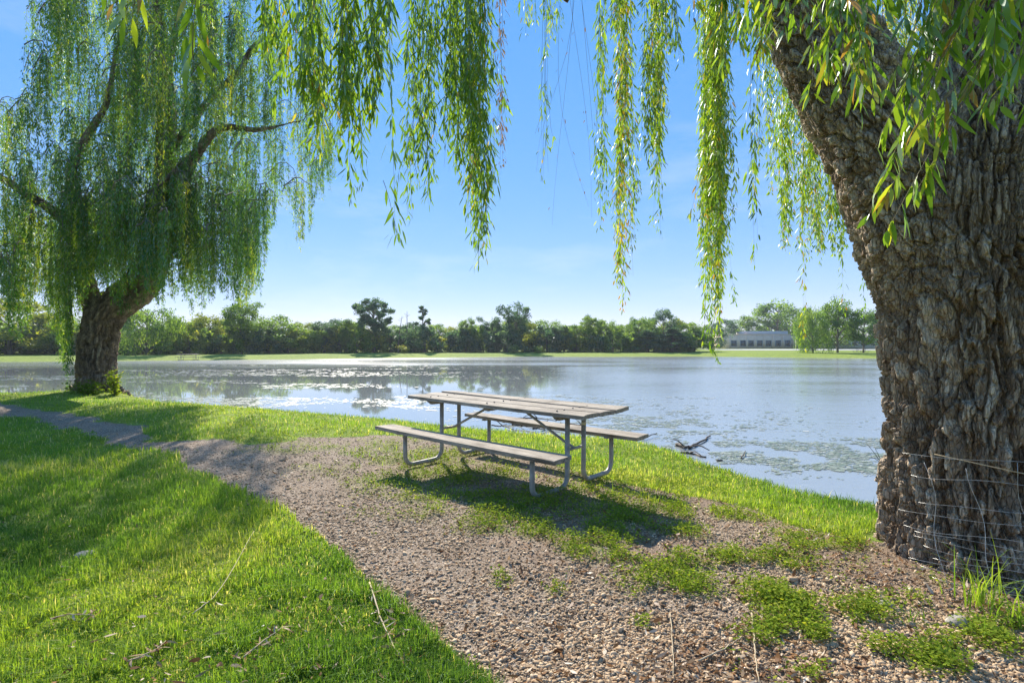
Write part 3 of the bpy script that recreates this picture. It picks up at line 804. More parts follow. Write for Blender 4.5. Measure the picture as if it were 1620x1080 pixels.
# boughs
for pts in [[(1.6, 4.4, 5.4, .2), (.9, 4.9, 6.0, .13), (.1, 5.0, 5.9, .08), (-.6, 4.4, 5.0, .04)],
            [(1.7, 4.3, 5.2, .16), (1.2, 5.0, 5.8, .1), (.9, 5.6, 5.7, .06), (.6, 5.9, 5.2, .03)],
            [(1.9, 4.0, 4.6, .15), (1.0, 3.8, 5.3, .1), (0, 3.7, 5.0, .07), (-1.2, 3.5, 4.3, .03)],
            [(2.0, 3.9, 4.4, .14), (2.2, 5.0, 5.7, .1), (2.5, 6.2, 6.2, .06), (2.9, 6.9, 5.9, .03)],
            [(3.4, 3.7, 4.4, .16), (2.4, 2.6, 4.6, .1), (1.4, 1.9, 4.0, .06), (.3, 1.5, 3.3, .03), (-.8, 1.5, 2.9, .015)],
            [(3.5, 3.8, 5.0, .2), (4.2, 5.2, 6.4, .12), (4.4, 6.6, 6.3, .06)]]:
    P = smooth_path(pts, 20)
    MB().tube(P[:, :3] - np.array(base_r), P[:, 3], 10).build("bough", M['bark'], nw, True)

# wire guard round the trunk
wg = empty("wire_tree_guard", (3.0, 3.36, base_r[2]))
tag(wg, "sagging wire mesh wrapped around the base of the big willow trunk", "wire fence")
zs = []
for py in (728, 762, 805, 826, 849, 859, 869, 880, 891, 901, 912, 923, 935, 946, 958):
    zs.append(H - (py - HOR) / F * 2.80)
cx_, cy_ = 3.0, 3.36
def ring_pt(a, z, off=0.0):
    rr = .70 + .12 * sstep(.5, .0, z) + off
    return np.array([rr * sin(a), -rr * cos(a), z - base_r[2]])
mbw = MB()
for q, z in enumerate(zs):
    a0 = radians(-72 + (q % 3) * 4 + (8 if q > 5 else 0)); aa = np.linspace(a0, radians(95), 46)
    P = [ring_pt(a, z - .035 * math.exp(-((a - a0) / .35) ** 2) * (1 if q < 5 else .3) + .006 * sin(a * 9 + q * 1.7), .01 * sin(a * 7 + q)) for a in aa]
    mbw.tube(P, .0011, 5)
for a in np.radians(np.arange(-62, 92, 15.5)):
    zz = np.linspace(max(zs) + (.0 if a > -.6 else -.06), min(zs) - .02, 14)
    P = [ring_pt(a + .25 * (max(zs) - z) + .02 * sin(z * 14 + a * 5), z, .004) for z in zz]
    mbw.tube(P, .0011, 5)
mbw.build("mesh_wires", M['wire'], wg)
P = smooth_path([ring_pt(radians(-58), .72), ring_pt(radians(-20), .66, .04), ring_pt(radians(15), .60, .07), ring_pt(radians(40), .5, .05)], 20)
o = MB().tube(P + np.array([3.0, 3.36, base_r[2]]), .0026, 6).build("dry_vine", M['stalk'])
tag(o, "thin reddish dry vine stem lying across the wire mesh on the big trunk", "vine")

# ------------------------------------------------------------------ far-left willow
LD = 16.0
bx, by = (150 - 810) / F * LD, LD
base_l = (bx, by, float(gz(np.array([bx]), np.array([by]))[0]))
lw = empty("willow_tree", base_l)
tag(lw, "large weeping willow standing at the water's edge on the left", "tree")
def LP(px, py, r, dd=0.0):
    p = Wp(px, py, LD + dd); return (p[0], p[1], p[2], r)
chL = [[LP(148, 660, .74), LP(149, 626, .56), LP(151, 600, .48), LP(154, 560, .46), LP(160, 520, .48), LP(174, 488, .47), LP(208, 455, .36), LP(240, 400, .32), LP(258, 300, .28, .5), LP(262, 180, .26, .8), LP(258, 90, .2, 1), LP(250, 0, .15, 1), LP(262, -90, .1, 1.2)],
       [LP(156, 530, .34), LP(145, 480, .28), LP(128, 410, .24), LP(118, 350, .19), LP(114, 270, .14, -.5), LP(138, 215, .12, -.5), LP(168, 165, .10, -.8), LP(182, 90, .07, -.8), LP(200, 10, .06, -1)],
       [LP(120, 375, .2), LP(95, 342, .17, -.4), LP(50, 312, .14, -.8), LP(0, 280, .11, -1.2), LP(-70, 240, .07, -1.5)],
       [LP(190, 490, .36), LP(235, 455, .30), LP(262, 395, .24), LP(278, 320, .22, -.6), (LP(300, 262, .17, -1.0)), LP(345, 205, .12, -1.2), LP(410, 205, .08, -1.5), LP(480, 190, .04, -1.6)],
       [LP(262, 130, .12, .8), LP(275, 70, .10, .8), LP(282, 0, .08, .8)],
       [LP(262, 160, .13, .8), LP(240, 90, .10, 1.2), LP(205, 40, .06, 1.4)],
       [LP(262, 250, .14, .5), LP(330, 160, .11, .3), LP(380, 110, .10, .1), LP(400, 75, .085, 0), LP(436, 52, .05, 0)],
       [LP(393, 85, .05, 0), LP(415, 82, .045, 0), LP(430, 86, .03, 0)],
       [LP(300, 250, .1, -1), LP(240, 300, .06, -2), LP(175, 325, .035, -2.4)],
       [LP(142, 612, .30), LP(118, 624, .22), LP(96, 636, .12)], [LP(165, 612, .35), LP(185, 626, .26), LP(205, 640, .12)]]
bark_trunk("trunk", [rel(c_, base_l) for c_ in chL], 7, M['bark_far'], lw, .06, 1, .11, .12, 4.5, kk=14, smooth_it=3, smooth=True)

bot = np.array([(-200, 480), (-60, 500), (0, 470), (20, 545), (45, 535), (60, 500), (75, 480), (88, 560), (100, 600), (115, 560), (128, 490), (150, 470), (175, 488), (200, 505), (225, 480), (250, 492), (270, 485), (300, 505), (330, 490), (360, 492), (385, 505), (400, 480), (412, 470), (425, 395), (445, 330), (470, 410), (485, 432), (500, 330), (525, 300), (540, 240)], float)
top_ = np.array([(-200, 100), (-20, 160), (20, 130), (45, 20), (60, -60), (120, -160), (250, -260), (380, -180), (450, -100), (520, -20), (545, 60)], float)
SS, LL, BR, VB = [], [], [], []
dens = np.array([(-200, .5), (0, .55), (40, .65), (80, .5), (100, .85), (140, 1.05), (200, 1.2), (280, 1.25), (380, 1.1), (410, .7), (450, .45), (520, .35)], float)
nb = 0
while nb < 580:
    cx = R.uniform(-190, 530)
    if R.random() > np.interp(cx, dens[:, 0], dens[:, 1]) / 1.35: continue
    tp, bt = np.interp(cx, top_[:, 0], top_[:, 1]), np.interp(cx, bot[:, 0], bot[:, 1])
    cy = tp + (bt - tp) * R.uniform(0, .82) ** .95
    half = 300 * (1 - ((cx - 235) / 420) ** 2)
    if cy < 240 and R.random() < .42: continue
    if cx > 395 and cy < 270 and R.random() < .38: continue
    if cy < 330 and cx < 90 and R.random() < .35: continue
    d = LD + R.normal(0, 1.4 if cy > 350 else 1.9)
    if cy > 200 and 130 < cx < 380 and R.random() < .5: d = LD - R.uniform(.7, 2.2)
    nb += 1
    n = R.integers(5, 12); span = R.uniform(7, 24)
    xs = cx + np.linspace(-span, span, n) + R.normal(0, 2.0, n)
    ys_ = cy + (np.linspace(-1, 1, n) ** 2) * R.uniform(6, 30) + R.normal(0, 1.8, n)
    dd = d + np.linspace(-1, 1, n) * R.normal(0, .5)
    P = np.stack([(xs - 810) / F * dd, dd, H + (HOR - ys_) / F * dd], -1)
    bt_i = np.interp(xs, bot[:, 0], bot[:, 1])
    maxL = (bt_i - R.uniform(0, 55, n) - ys_) / F * dd
    L_ = np.minimum(R.uniform(.5, 1.2) * R.uniform(.9, 3.2, n) if cy < 330 else R.uniform(1.0, 3.4, n), maxL)
    ok = L_ > .25
    SS.append(P[ok]); LL.append(L_[ok]); VB.append(np.full(ok.sum(), .46 + R.normal(0, .19))); BR.append(smooth_path(P, 7) if n > 4 else P[:7])
# the trailing shoots beside the trunk that reach the ground
for k in range(9):
    d = LD - R.uniform(.5, 1.2); x = 106 + R.normal(0, 5); y0 = R.uniform(360, 470)
    SS.append(np.array([[(x - 810) / F * d, d, H + (HOR - y0) / F * d]])); LL.append(np.array([(R.uniform(575, 628) - y0) / F * d])); VB.append(np.array([.3]))
SS = np.vstack(SS); LL = np.concatenate(LL); VB = np.concatenate(VB)
V, Fs, v, PL = strands(SS - np.array(base_l), LL, spacing=.0135, lmean=.11, wmean=.0115, sway=.03, spread=(.25, .85), vbias=VB, vsd=.16, sidetw=.05)
mk("crown", V, Fs, M['willow_leaf_far'], lw, {'v': v})
tv, tq = multi_tubes(PL, np.broadcast_to(np.linspace(.004, .0015, PL.shape[1]), PL.shape[:2]), 3)
mk("twigs", tv, tq, M['twig'], lw)
BRa = np.stack([b for b in BR]) - np.array(base_l)
tv, tq = multi_tubes(BRa, np.broadcast_to(np.linspace(.016, .008, BRa.shape[1]), BRa.shape[:2]), 4)
mk("branchwork", tv, tq, M['tree_bark'], lw)

# ------------------------------------------------------------------ picnic table
TX, TY, TYAW = -.06, 5.6, -.724
def board(name, x0, x1, yc, w, z, th, parent, cup=0.0, seed=0, twist=0.0, bend=0.0, sag=0.0):
    """a slightly warped plank, top face at z"""
    import bmesh
    b = bmesh.new(); L_ = x1 - x0
    bmesh.ops.create_grid(b, x_segments=28, y_segments=4, size=.5)
    r_ = bmesh.ops.extrude_face_region(b, geom=list(b.faces))
    for v_ in [g for g in r_['geom'] if isinstance(g, bmesh.types.BMVert)]: v_.co.z -= 1
    for v_ in b.verts:
        u, q, low = v_.co.x, v_.co.y, v_.co.z < -.5
        x = x0 + (u + .5) * L_
        e = max(0, abs(u) - .47) / .03
        y = yc + q * w + bend * (u * u * 4 - .5)
        zz = z + cup * (abs(q) * 2) ** 2 + twist * u * q * 4 + sag * (1 - 4 * u * u)
        if low: zz -= th
        else:
            zz -= .004 * (1 if abs(q) > .49 else 0)
        x += (vnoise(np.array([q * 6 + seed, 3., u > 0]))- .5) * .012 * e
        v_.co = (x, y, zz)
    bmesh.ops.recalc_face_normals(b, faces=b.faces)
    me_ = bpy.data.meshes.new(name); b.to_mesh(me_); b.free(); me_.materials.append(M['wood'])
    o_ = bpy.data.objects.new(name, me_); COL.objects.link(o_); o_.parent = parent
    return o_
def jpath(xl, s):
    """from under the tabletop down, round and out to the bench seat"""
    y_in, y_out, r_ = .135 * s, .655 * s, .11
    pts = [(xl, y_in, .70), (xl, y_in, .16)]
    for k in range(1, 9):
        a = k / 8 * pi / 2
        pts.append((xl, y_in + s * r_ * (1 - cos(a)), .03 + r_ * (1 - sin(a)) + .0))
    for k in range(0, 9):
        a = k / 8 * pi / 2
        pts.append((xl, y_out - s * r_ * (1 - sin(a)), .03 + r_ * (1 - cos(a))))
    pts.append((xl, y_out, .385))
    return np.array(pts)
def make_table():
    t_ = empty("picnic_table", (0, 0, 0))
    for q, (yc, x0, x1, z, cup, tw) in enumerate([(-.245, -1.235, 1.215, .750, -.002, .002), (.0, -1.225, 1.235, .752, -.002, -.002), (.245, -1.20, 1.25, .758, .003, .006)]):
        board("tabletop_plank", x0, x1, yc, .230, z, .038, t_, cup, q * 3.1, tw, .004 * (q - 1), -.004)
    for s in (-1, 1):
        board("bench_seat", -1.235, 1.235, .676 * s, .245, .437, .040, t_, .003, 5 + s, .003, .006 * s, -.006)
    for xl in (-.889, .889):
        for s in (-1, 1):
            f = MB().tube(jpath(xl, s), .0235, 14).build("leg_frame", M['steel'], t_, True)
        m_ = MB(); xi = xl - math.copysign(.0, xl)
        # slanted-end cleat under the top
        w_, hh_ = .31, .048
        V_ = [(xi + dx, sy * yy, zz) for dx in (-.02, .02) for (yy, sy, zz) in ((.355, -1, .711), (.29, -1, .711 - hh_), (.29, 1, .711 - hh_), (.355, 1, .711))]
        m_.add(V_, [[0, 1, 2, 3], [7, 6, 5, 4], [0, 4, 5, 1], [1, 5, 6, 2], [2, 6, 7, 3], [3, 7, 4, 0]])
        V_ = None
        m_.build("cleat", M['wood'], t_)
        MB().tube([(xl, -.115, .37), (xl, .115, .37)], .014, 10).build("cross_bar", M['steel'], t_, True)
        for s in (-1, 1):
            MB().box((xl, .655 * s, .3885), (.05, .22, .015), .003).build("seat_bracket", M['steel'], t_)
        sg = math.copysign(1, xl)
        MB().tube([(xl - sg * .005, 0, .365), (xl - sg * .10, 0, .40), (sg * .19, 0, .695), (sg * .12, 0, .708)], .0135, 10).build("brace", M['steel'], t_, True)
    MB().box((0, 0, .690), (.07, .62, .036), .004).build("centre_cleat", M['wood'], t_)
    b_ = MB()
    for xl in (-.889, 0, .889):
        for yc in (-.30, -.19, -.05, .06, .19, .30): b_.tube([(xl, yc, .748), (xl, yc, .7585)], .008, 8)
    b_.build("bolts", M['bolt'], t_)
    return t_
tbl = make_table()
tz = float(gz(np.array([TX]), np.array([TY]))[0])
tbl.location = (TX, TY, 0.0); tbl.rotation_euler = (0.006, .009, TYAW)
tag(tbl, "weathered wooden picnic table on grey tube legs beside the gravel path", "picnic table")
for (yy, sy) in ((.132, 1), (-.999, 0)):
    if sy: MB().tube([(.889, .135, .575), (.889, .135, .605)], .0246, 14).build("tape_wrap", M['tape'], tbl)
def far_table(px, py, d, rz, label):
    c_ = copy_tree(tbl)
    for k in list(c_.children):
        if k.name.split('.')[0] in ("tape_wrap", "bolts"): bpy.data.objects.remove(k)
    x = (px - 810) / F * d
    c_.location = (x, d, float(gz(np.array([x]), np.array([d]))[0])); c_.rotation_euler = (0, 0, rz)
    tag(c_, label, "picnic table")
far_table(298, 566, 66, 1.0, "tiny picnic table on the far shore at the left, close to the water")
far_table(1362, 556, 92, .3, "tiny picnic table on the far lawn at the right, near the thick trunk's edge")

# ------------------------------------------------------------------ grass, weeds, gravel, litter
def scatter(n, x0=-350, x1=1950, y0=612, y1=1300):
    px = R.uniform(x0, x1, n); py = R.uniform(y0, y1, n)
    d = F * (H + .05) / (py - HOR)
    x = (px - 810) / F * d; y = d
    sd_ = lake_sd(x, y); return x, y, gz(x, y, sd_), sd_, d
# lawn and bank grass
x, y, z, sd_, d = scatter(620000)
gm = gravel_mask(x, y); wdn = weed_density(x, y)
fringe = np.exp(-(np.clip(sd_, 0, 9) / .35) ** 2)
tr = np.hypot(x - 3.0, y - 3.36) > .62
n1 = fbm2(x, y, 1.1, 4, 2.); n2 = fbm2(x, y, 5., 3, 4.)
bank = (y > 5.5 + .0 * x) & (gm < .5) & (x > -9)
sparse = (bank & (n1 < .45) & (sd_ > 1.0))
keep = (sd_ > .03) & (gm < .5) & tr & ~(sparse & (R.random(len(x)) < .5)) & (n2 > .27 + .12 * R.random(len(x)) - .1)
keep |= (sd_ > .05) & (wdn > .35) & (R.random(len(x)) < .10) & tr
x, y, z, sd_, d, n1, n2, fringe, bank = (a_[keep] for a_ in (x, y, z, sd_, d, n1, n2, fringe, bank))
print("grass blades", len(x))
hgt = (.018 + .055 * n1 + .055 * (n2 > .52) * R.random(len(x))) * R.uniform(.6, 1.3, len(x)) + .085 * fringe * R.uniform(.4, 1.2, len(x)) * (d < 25)
hgt *= np.clip(1.0 + (d - 6) * .02, .9, 1.3)
wid = np.clip(.0011 + .00042 * d, .0014, .010) * R.uniform(.7, 1.3, len(x))
V, Fs, k = blades(np.stack([x, y, z - .006], -1), hgt, wid, np.clip(R.normal(.55, .3, len(x)), .05, 1.3), R.random(len(x)) * 6.28 + n1 * 4)
patch = fbm2(x, y, .55, 4, 8.)
v = np.clip(.42 + 1.3 * (patch - .5) + R.normal(0, .13, len(x)) + .15 * bank, 0, .93)
v = np.where(R.random(len(x)) < .03 + .12 * (n2 < .40) + .06 * bank, 1.0, v)
o = mk("grass", V, Fs, M['grass'], None, {'v': np.repeat(v, k)})
tag(o, "short green lawn and bank grass", "grass", kind='stuff')

# low leafy weeds
x, y, z, sd_, d = scatter(300000, -200, 1800, 625, 1250)
gm = gravel_mask(x, y); wdn = weed_density(x, y)
n1 = fbm2(x, y, 1.1, 4, 2.); n4 = fbm2(x, y, 7., 3, 6.)
dens_ = np.where(gm > .5, wdn, np.where((y > 5.2) & (x > -10), .55 * (n1 < .52) + .12, .03))
keep = (sd_ > .1) & (R.random(len(x)) < dens_ * .8) & (n4 > .34) & (np.hypot(x - 3.0, y - 3.36) > .66)
x, y, z, sd_, d, n4 = (a_[keep] for a_ in (x, y, z, sd_, d, n4))
cl = 4                                                     # leaves per sprig
P = np.repeat(np.stack([x, y, z], -1), cl, 0); dd = np.repeat(d, cl); nn = len(P)
zc = R.uniform(.004, .05, nn) * np.clip(np.repeat(n4, cl) * 2, .5, 1.5)
P = P + np.stack([R.normal(0, .014, nn) * (1 + dd * .04), R.normal(0, .014, nn) * (1 + dd * .04), zc], -1)
az = R.random(nn) * 6.28
D = np.stack([np.cos(az), np.sin(az), R.uniform(-.2, .7, nn)], -1); Nn = unit(np.stack([R.normal(0, .35, nn), R.normal(0, .35, nn), np.ones(nn)], -1))
sz = R.uniform(.012, .026, nn) * np.clip(.8 + dd * .06, .9, 1.8)
V, Fs, k = leaf_arrays(P, D, Nn, sz, sz * .30)
o = mk("weeds", V, Fs, M['weed'], None, {'v': np.repeat(np.clip(.55 + R.normal(0, .2, nn), 0, 1), k)})
print("weed leaves", nn)
tag(o, "low leafy weeds growing through the gravel and bank", "weeds", kind='stuff')

# gravel stones
x, y, z, sd_, d = scatter(290000, -250, 1900, 640, 1300)
gm = gravel_mask(x, y)
far_drop = (R.random(len(x)) < np.clip(1.25 - d * .07, .3, 1)) & (R.random(len(x)) < .35 + .65 * sstep(.38, .5, fbm2(x, y, 1.6, 5, 21.)))
sl = soil_mask(x, y)
keep = ((gm > .5) | (R.random(len(x)) < .02)) & (sd_ > .6) & far_drop & (np.hypot(x - 3.0, y - 3.36) > .55) & (R.random(len(x)) > sl * .75)
x, y, z, d = x[keep], y[keep], z[keep], d[keep]
print("stones", len(x))
ico = np.array([[0, 0, 1], [.894, 0, .447], [.276, .851, .447], [-.724, .526, .447], [-.724, -.526, .447], [.276, -.851, .447],
                [.724, .526, -.447], [-.276, .851, -.447], [-.894, 0, -.447], [-.276, -.851, -.447], [.724, -.526, -.447]])
icf = np.array([[0, 1, 2], [0, 2, 3], [0, 3, 4], [0, 4, 5], [0, 5, 1], [1, 6, 2], [2, 7, 3], [3, 8, 4], [4, 9, 5], [5, 10, 1], [2, 6, 7], [3, 7, 8], [4, 8, 9], [5, 9, 10], [1, 10, 6]])
n = len(x)
s = np.exp(R.normal(math.log(.0057), .42, n)) * np.clip(.93 + d * .02, 1, 1.25)
az = R.random(n) * 6.28
shp = ico[None] * (1 + R.uniform(-.22, .22, (n, 11, 1))) * np.stack([R.uniform(.9, 1.7, n), R.uniform(.7, 1.0, n), R.uniform(.3, .6, n)], -1)[:, None, :]
tl = R.normal(0, .35, n)
sx = shp[..., 0] * np.cos(tl)[:, None] - shp[..., 2] * np.sin(tl)[:, None]; szz = shp[..., 0] * np.sin(tl)[:, None] + shp[..., 2] * np.cos(tl)[:, None]
c_, s_ = np.cos(az)[:, None], np.sin(az)[:, None]
V = np.stack([sx * c_ - shp[..., 1] * s_, sx * s_ + shp[..., 1] * c_, szz], -1) * s[:, None, None] + np.stack([x, y, z + s * .12 + R.uniform(0, .004, n)], -1)[:, None]
Fc = (np.arange(n) * 11)[:, None, None] + icf[None]
v = np.clip(R.beta(1.7, 1.9, n) + .15 * (fbm2(x, y, 1.2, 3) - .5), 0, 1)
o = mk("gravel", V.reshape(-1, 3), Fc.reshape(-1, 3), M['pebble'], None, {'v': np.repeat(v, 11)})
tag(o, "small pale brown gravel stones and chips of the path", "gravel", kind='stuff')

# fallen leaves and chips
x, y, z, sd_, d = scatter(70000, -200, 1900, 650, 1250)
gm = gravel_mask(x, y); sl = soil_mask(x, y)
bot_l = np.exp(-(((x + .75) / .9) ** 2 + ((y - 2.3) / .5) ** 2))
keep = (sd_ > .5) & (R.random(len(x)) < np.where(gm > .5, .22 + .7 * sl, .006 + .06 * bot_l)) & (np.hypot(x - 3.0, y - 3.36) > .6)
x, y, z, d, gm = x[keep], y[keep], z[keep], d[keep], gm[keep]; n = len(x)
az = R.random(n) * 6.28
D = np.stack([np.cos(az), np.sin(az), R.normal(0, .18, n)], -1); Nn = unit(np.stack([R.normal(0, .5, n), R.normal(0, .5, n), np.ones(n)], -1))
L_ = np.where(R.random(n) < .6, R.uniform(.010, .028, n), R.uniform(.02, .055, n))
V, Fs, k = leaf_arrays(np.stack([x, y, z + .012 + .03 * (gm < .5)], -1), D, Nn, L_, L_ * R.uniform(.08, .2, n), R.normal(0, .35, n), True)
o = mk("leaf_litter", V, Fs, M['litter'], None, {'v': np.repeat(np.clip(R.beta(1.2, 1.6, n), 0, 1), k)})
tag(o, "scattered dry fallen willow leaves and chips", "leaf litter", kind='stuff')

# floating weed on the pond
Vs, Ns = [], 0
n = 420000
px = R.uniform(-300, 1900, n); py = 567 + 250 * R.random(n) ** 1.3
d = F * (H - WATER_Z) / (py - HOR); x = (px - 810) / F * d; y = d
sd_ = lake_sd(x, y)
a1 = fbm2(x * .35, y, .33, 6, 3.) + .05 * (fbm2(x, y, 4., 3) - .5); a2 = fbm2(x, y, 2.2, 3, 5.)
leftish = sstep(900, 350, px); nearr = sstep(610, 670, py) * sstep(560, 900, px)
dn = np.clip(sstep(.50, .60, a1) * (.15 + .85 * np.maximum(leftish, nearr * .9)) , 0, 1) * sstep(.38, .55, a2)
dn = np.maximum(dn, .9 * sstep(.42, .55, a2) * np.exp(-((px - 1010) / 170) ** 2 - ((py - 672) / 22) ** 2))
keep = (sd_ < -.1) & (R.random(n) < dn)
x, y, d = x[keep], y[keep], d[keep]; n = len(x); print("floating weed", n)
ang = (np.arange(6) * pi / 3)[None] + R.random((n, 1)) * 6
s = np.clip(.004 + .0011 * d, .007, .06) * np.exp(R.normal(0, .5, n))
rr = s[:, None] * R.uniform(.6, 1.2, (n, 6))
V = np.stack([x[:, None] + rr * np.cos(ang) * 1.6, y[:, None] + rr * np.sin(ang), np.full((n, 6), WATER_Z + .004) + R.uniform(0, .006, (n, 1))], -1).reshape(-1, 3)
o = mk("floating_pondweed", V, (np.arange(n) * 6)[:, None] + np.arange(6), M['algae'], None, {'v': np.repeat(R.beta(2, 2, n), 6)})
tag(o, "patches of green floating pondweed on the water", "pondweed", kind='stuff')

# ------------------------------------------------------------------ sticks, rocks, driftwood
def zg(x, y): return float(gz(np.array([x]), np.array([y]))[0])
def stick(pts_px, r, name, label, cat, z0=None, mat='dead_wood', forks=(), lift=.01, group=None):
    """a branch lying along photo ground points"""
    P = []
    for q, (a, b) in enumerate(pts_px):
        zz = z0 if z0 is not None else -.03
        gx_, gy_ = G(a, b, zz)
        P.append((gx_, gy_, (z0 if z0 is not None else zg(gx_, gy_)) + lift))
    P = np.array(P); c0_ = P[0].copy()
    mb_ = MB()
    if len(P) > 2: Ps = smooth_path(P, 5 * len(P))
    else: Ps = np.array([P[0] + (P[1] - P[0]) * t_ for t_ in np.linspace(0, 1, 8)])
    Ps = Ps + (np.random.default_rng(len(label)).normal(0, 1, Ps.shape) * [r * .5, r * .5, r * .25])
    mb_.tube(Ps - c0_, np.linspace(r, r * .45, len(Ps)), 7)
    for (t_, dx, dy, dz, rr_) in forks:
        q = Ps[int(t_ * (len(Ps) - 1))] - c0_
        e_ = q + np.array([dx, dy, dz])
        mid = (q + e_) / 2 + np.array([0, 0, .15 * np.linalg.norm(e_ - q)])
        mb_.tube(smooth_path([q, mid, e_], 7), np.linspace(rr_, rr_ * .4, 7), 6)
    o_ = mb_.build(name, M[mat], None, True); o_.location = c0_
    tag(o_, label, cat, group); return o_
stick([(1070, 705), (1085, 710), (1098, 706), (1125, 691)], .035, "driftwood_branch", "dark forked driftwood branch sticking up from the shallows beside the grassy bank", "branch", WATER_Z, forks=[(.5, .25, -.35, .02, .018), (.3, -.2, .1, .12, .015)], lift=.03)
stick([(1078, 717), (1095, 718), (1115, 724)], .028, "driftwood_branch", "short dark driftwood limb lying in the water just in front of the forked one", "branch", WATER_Z, forks=[(.4, .1, -.3, .03, .014)], lift=.01)
stick([(1172, 727), (1180, 716)], .012, "floating_stick", "small dark stick poking up out of the pond, right of the driftwood", "stick", WATER_Z, lift=.03)
stick([(1135, 729), (1143, 728)], .02, "floating_stick", "stubby dark piece of wood floating in the pond by the bank", "stick", WATER_Z, lift=.01)
for q, (a, b, c_, e_, lab) in enumerate([(795, 668, 850, 672, "long dark stick, farthest left in the debris pile behind the table"), (810, 674, 862, 682, "curved dark stick in the middle of the debris pile behind the table"), (842, 682, 880, 676, "short stick leaning in the debris pile at the shore behind the table"),
                                       (870, 676, 905, 684, "knobbly dark stick at the right of the debris pile behind the table"), (900, 672, 940, 686, "thin dark stick crossing open water right behind the table leg"), (820, 664, 880, 669, "straight pale stick on top of the debris pile behind the table"),
                                       (778, 675, 812, 681, "broken stick half hidden under the tabletop at the shore")]):
    stick([(a, b), ((a + c_) / 2, (b + e_) / 2 - 2), (c_, e_)], .03 - .002 * q, "driftwood_stick", lab, "stick", WATER_Z + .03, forks=[(.5, .3 - .1 * q, .1, .12, .012)], lift=.03 + .01 * (q % 3))
stick([(990, 699), (1012, 697), (1038, 689)], .02, "driftwood_stick", "slim bare stick reaching from the bank into the water right of the far bench", "stick", WATER_Z, lift=.05)
stick([(1190, 985), (1193, 1030), (1200, 1100)], .0045, "fallen_twig", "straight tan stem lying on the gravel at the bottom, right of the other stem", "twig", mat='stalk', lift=.02)
stick([(1060, 985), (1064, 1040), (1066, 1095)], .0028, "fallen_twig", "thin straight tan stem lying in the gravel at the bottom centre", "twig", mat='stalk', lift=.018)
stick([(1105, 1062), (1150, 1038), (1172, 1022)], .004, "fallen_twig", "crooked light twig on the gravel near the bottom right weeds", "twig", mat='stalk', lift=.018)
stick([(1485, 890), (1530, 930), (1575, 965)][0:2] + [(1560, 950)], .004, "fallen_twig", "pale twig leaning against the foot of the big willow", "twig", mat='stalk', lift=.03)
stick([(585, 945), (605, 1010), (640, 1085)], .0045, "fallen_shoot", "fallen willow shoot with dry leaves on the edge of the lawn at the bottom", "fallen branch", mat='stalk', lift=.045)
stick([(305, 1000), (350, 955), (402, 860)], .0028, "fallen_twig", "long thin pale stem lying across the lawn", "twig", mat='stalk', lift=.06)
stick([(200, 1075), (245, 1055), (262, 1040)], .0035, "fallen_shoot", "short fallen shoot with curled leaves at the bottom left of the lawn", "fallen branch", mat='stalk', lift=.05)
stick([(80, 1005), (110, 998), (150, 1000)], .0035, "fallen_shoot", "fallen shoot with grey leaves lying in the shaded lawn at far left", "fallen branch", mat='stalk', lift=.055)
stick([(385, 1070), (420, 1040), (450, 1018)], .0035, "fallen_shoot", "fallen shoot with brown leaves in the lawn, near the bottom middle", "fallen branch", mat='stalk', lift=.05)
# dry leaves of the fallen shoots
for o_ in [o_ for o_ in COL.objects if o_.name.startswith("fallen_shoot")]:
    co_ = np.zeros(len(o_.data.vertices) * 3, np.float32); o_.data.vertices.foreach_get('co', co_); co_ = co_.reshape(-1, 3)
    n = 22; P = co_[R.integers(0, len(co_), n)].astype(float); az = R.random(n) * 6.28
    D = np.stack([np.cos(az), np.sin(az), R.normal(.1, .25, n)], -1); Nn = unit(np.stack([R.normal(0, .7, n), R.normal(0, .7, n), np.ones(n)], -1))
    V, Fs, k = leaf_arrays(P, D, Nn, R.uniform(.025, .06, n), R.uniform(.003, .006, n), R.normal(0, .5, n), True)
    mk("dry_leaves", V, Fs, M['litter'], o_, {'v': np.repeat(R.random(n), k)})

def rock(px, py, size, label, name="rock", seed=1, mat='rock', flat=.5):
    b = bmesh.new(); bmesh.ops.create_icosphere(b, subdivisions=4, radius=1)
    V = np.array([v_.co[:] for v_ in b.verts])
    dsp = 1 + .5 * (fbm(V * 1.1 + seed * 7, 3) - .5) + .12 * (fbm(V * 5 + seed, 3) - .5)
    V2 = V * dsp[:, None] * np.array([1, .7, flat]) * size
    for v_, c_ in zip(b.verts, V2): v_.co = c_
    me_ = bpy.data.meshes.new(name); b.to_mesh(me_); b.free(); me_.materials.append(M[mat])
    for p_ in me_.polygons: p_.use_smooth = True
    o_ = bpy.data.objects.new(name, me_); COL.objects.link(o_)
    x_, y_ = G(px, py, 0); o_.location = (x_, y_, zg(x_, y_) + size * flat * .45)
    tag(o_, label, "rock"); return o_
rock(1517, 990, .055, "pale fist-sized rock on the gravel in front of the wire mesh", seed=3)
rock(1398, 957, .045, "dark grey stone half buried in the gravel near the willow roots", seed=5, flat=.35)
rock(135, 873, .075, "flat grey stone sunk in the shaded lawn", seed=8, flat=.22)

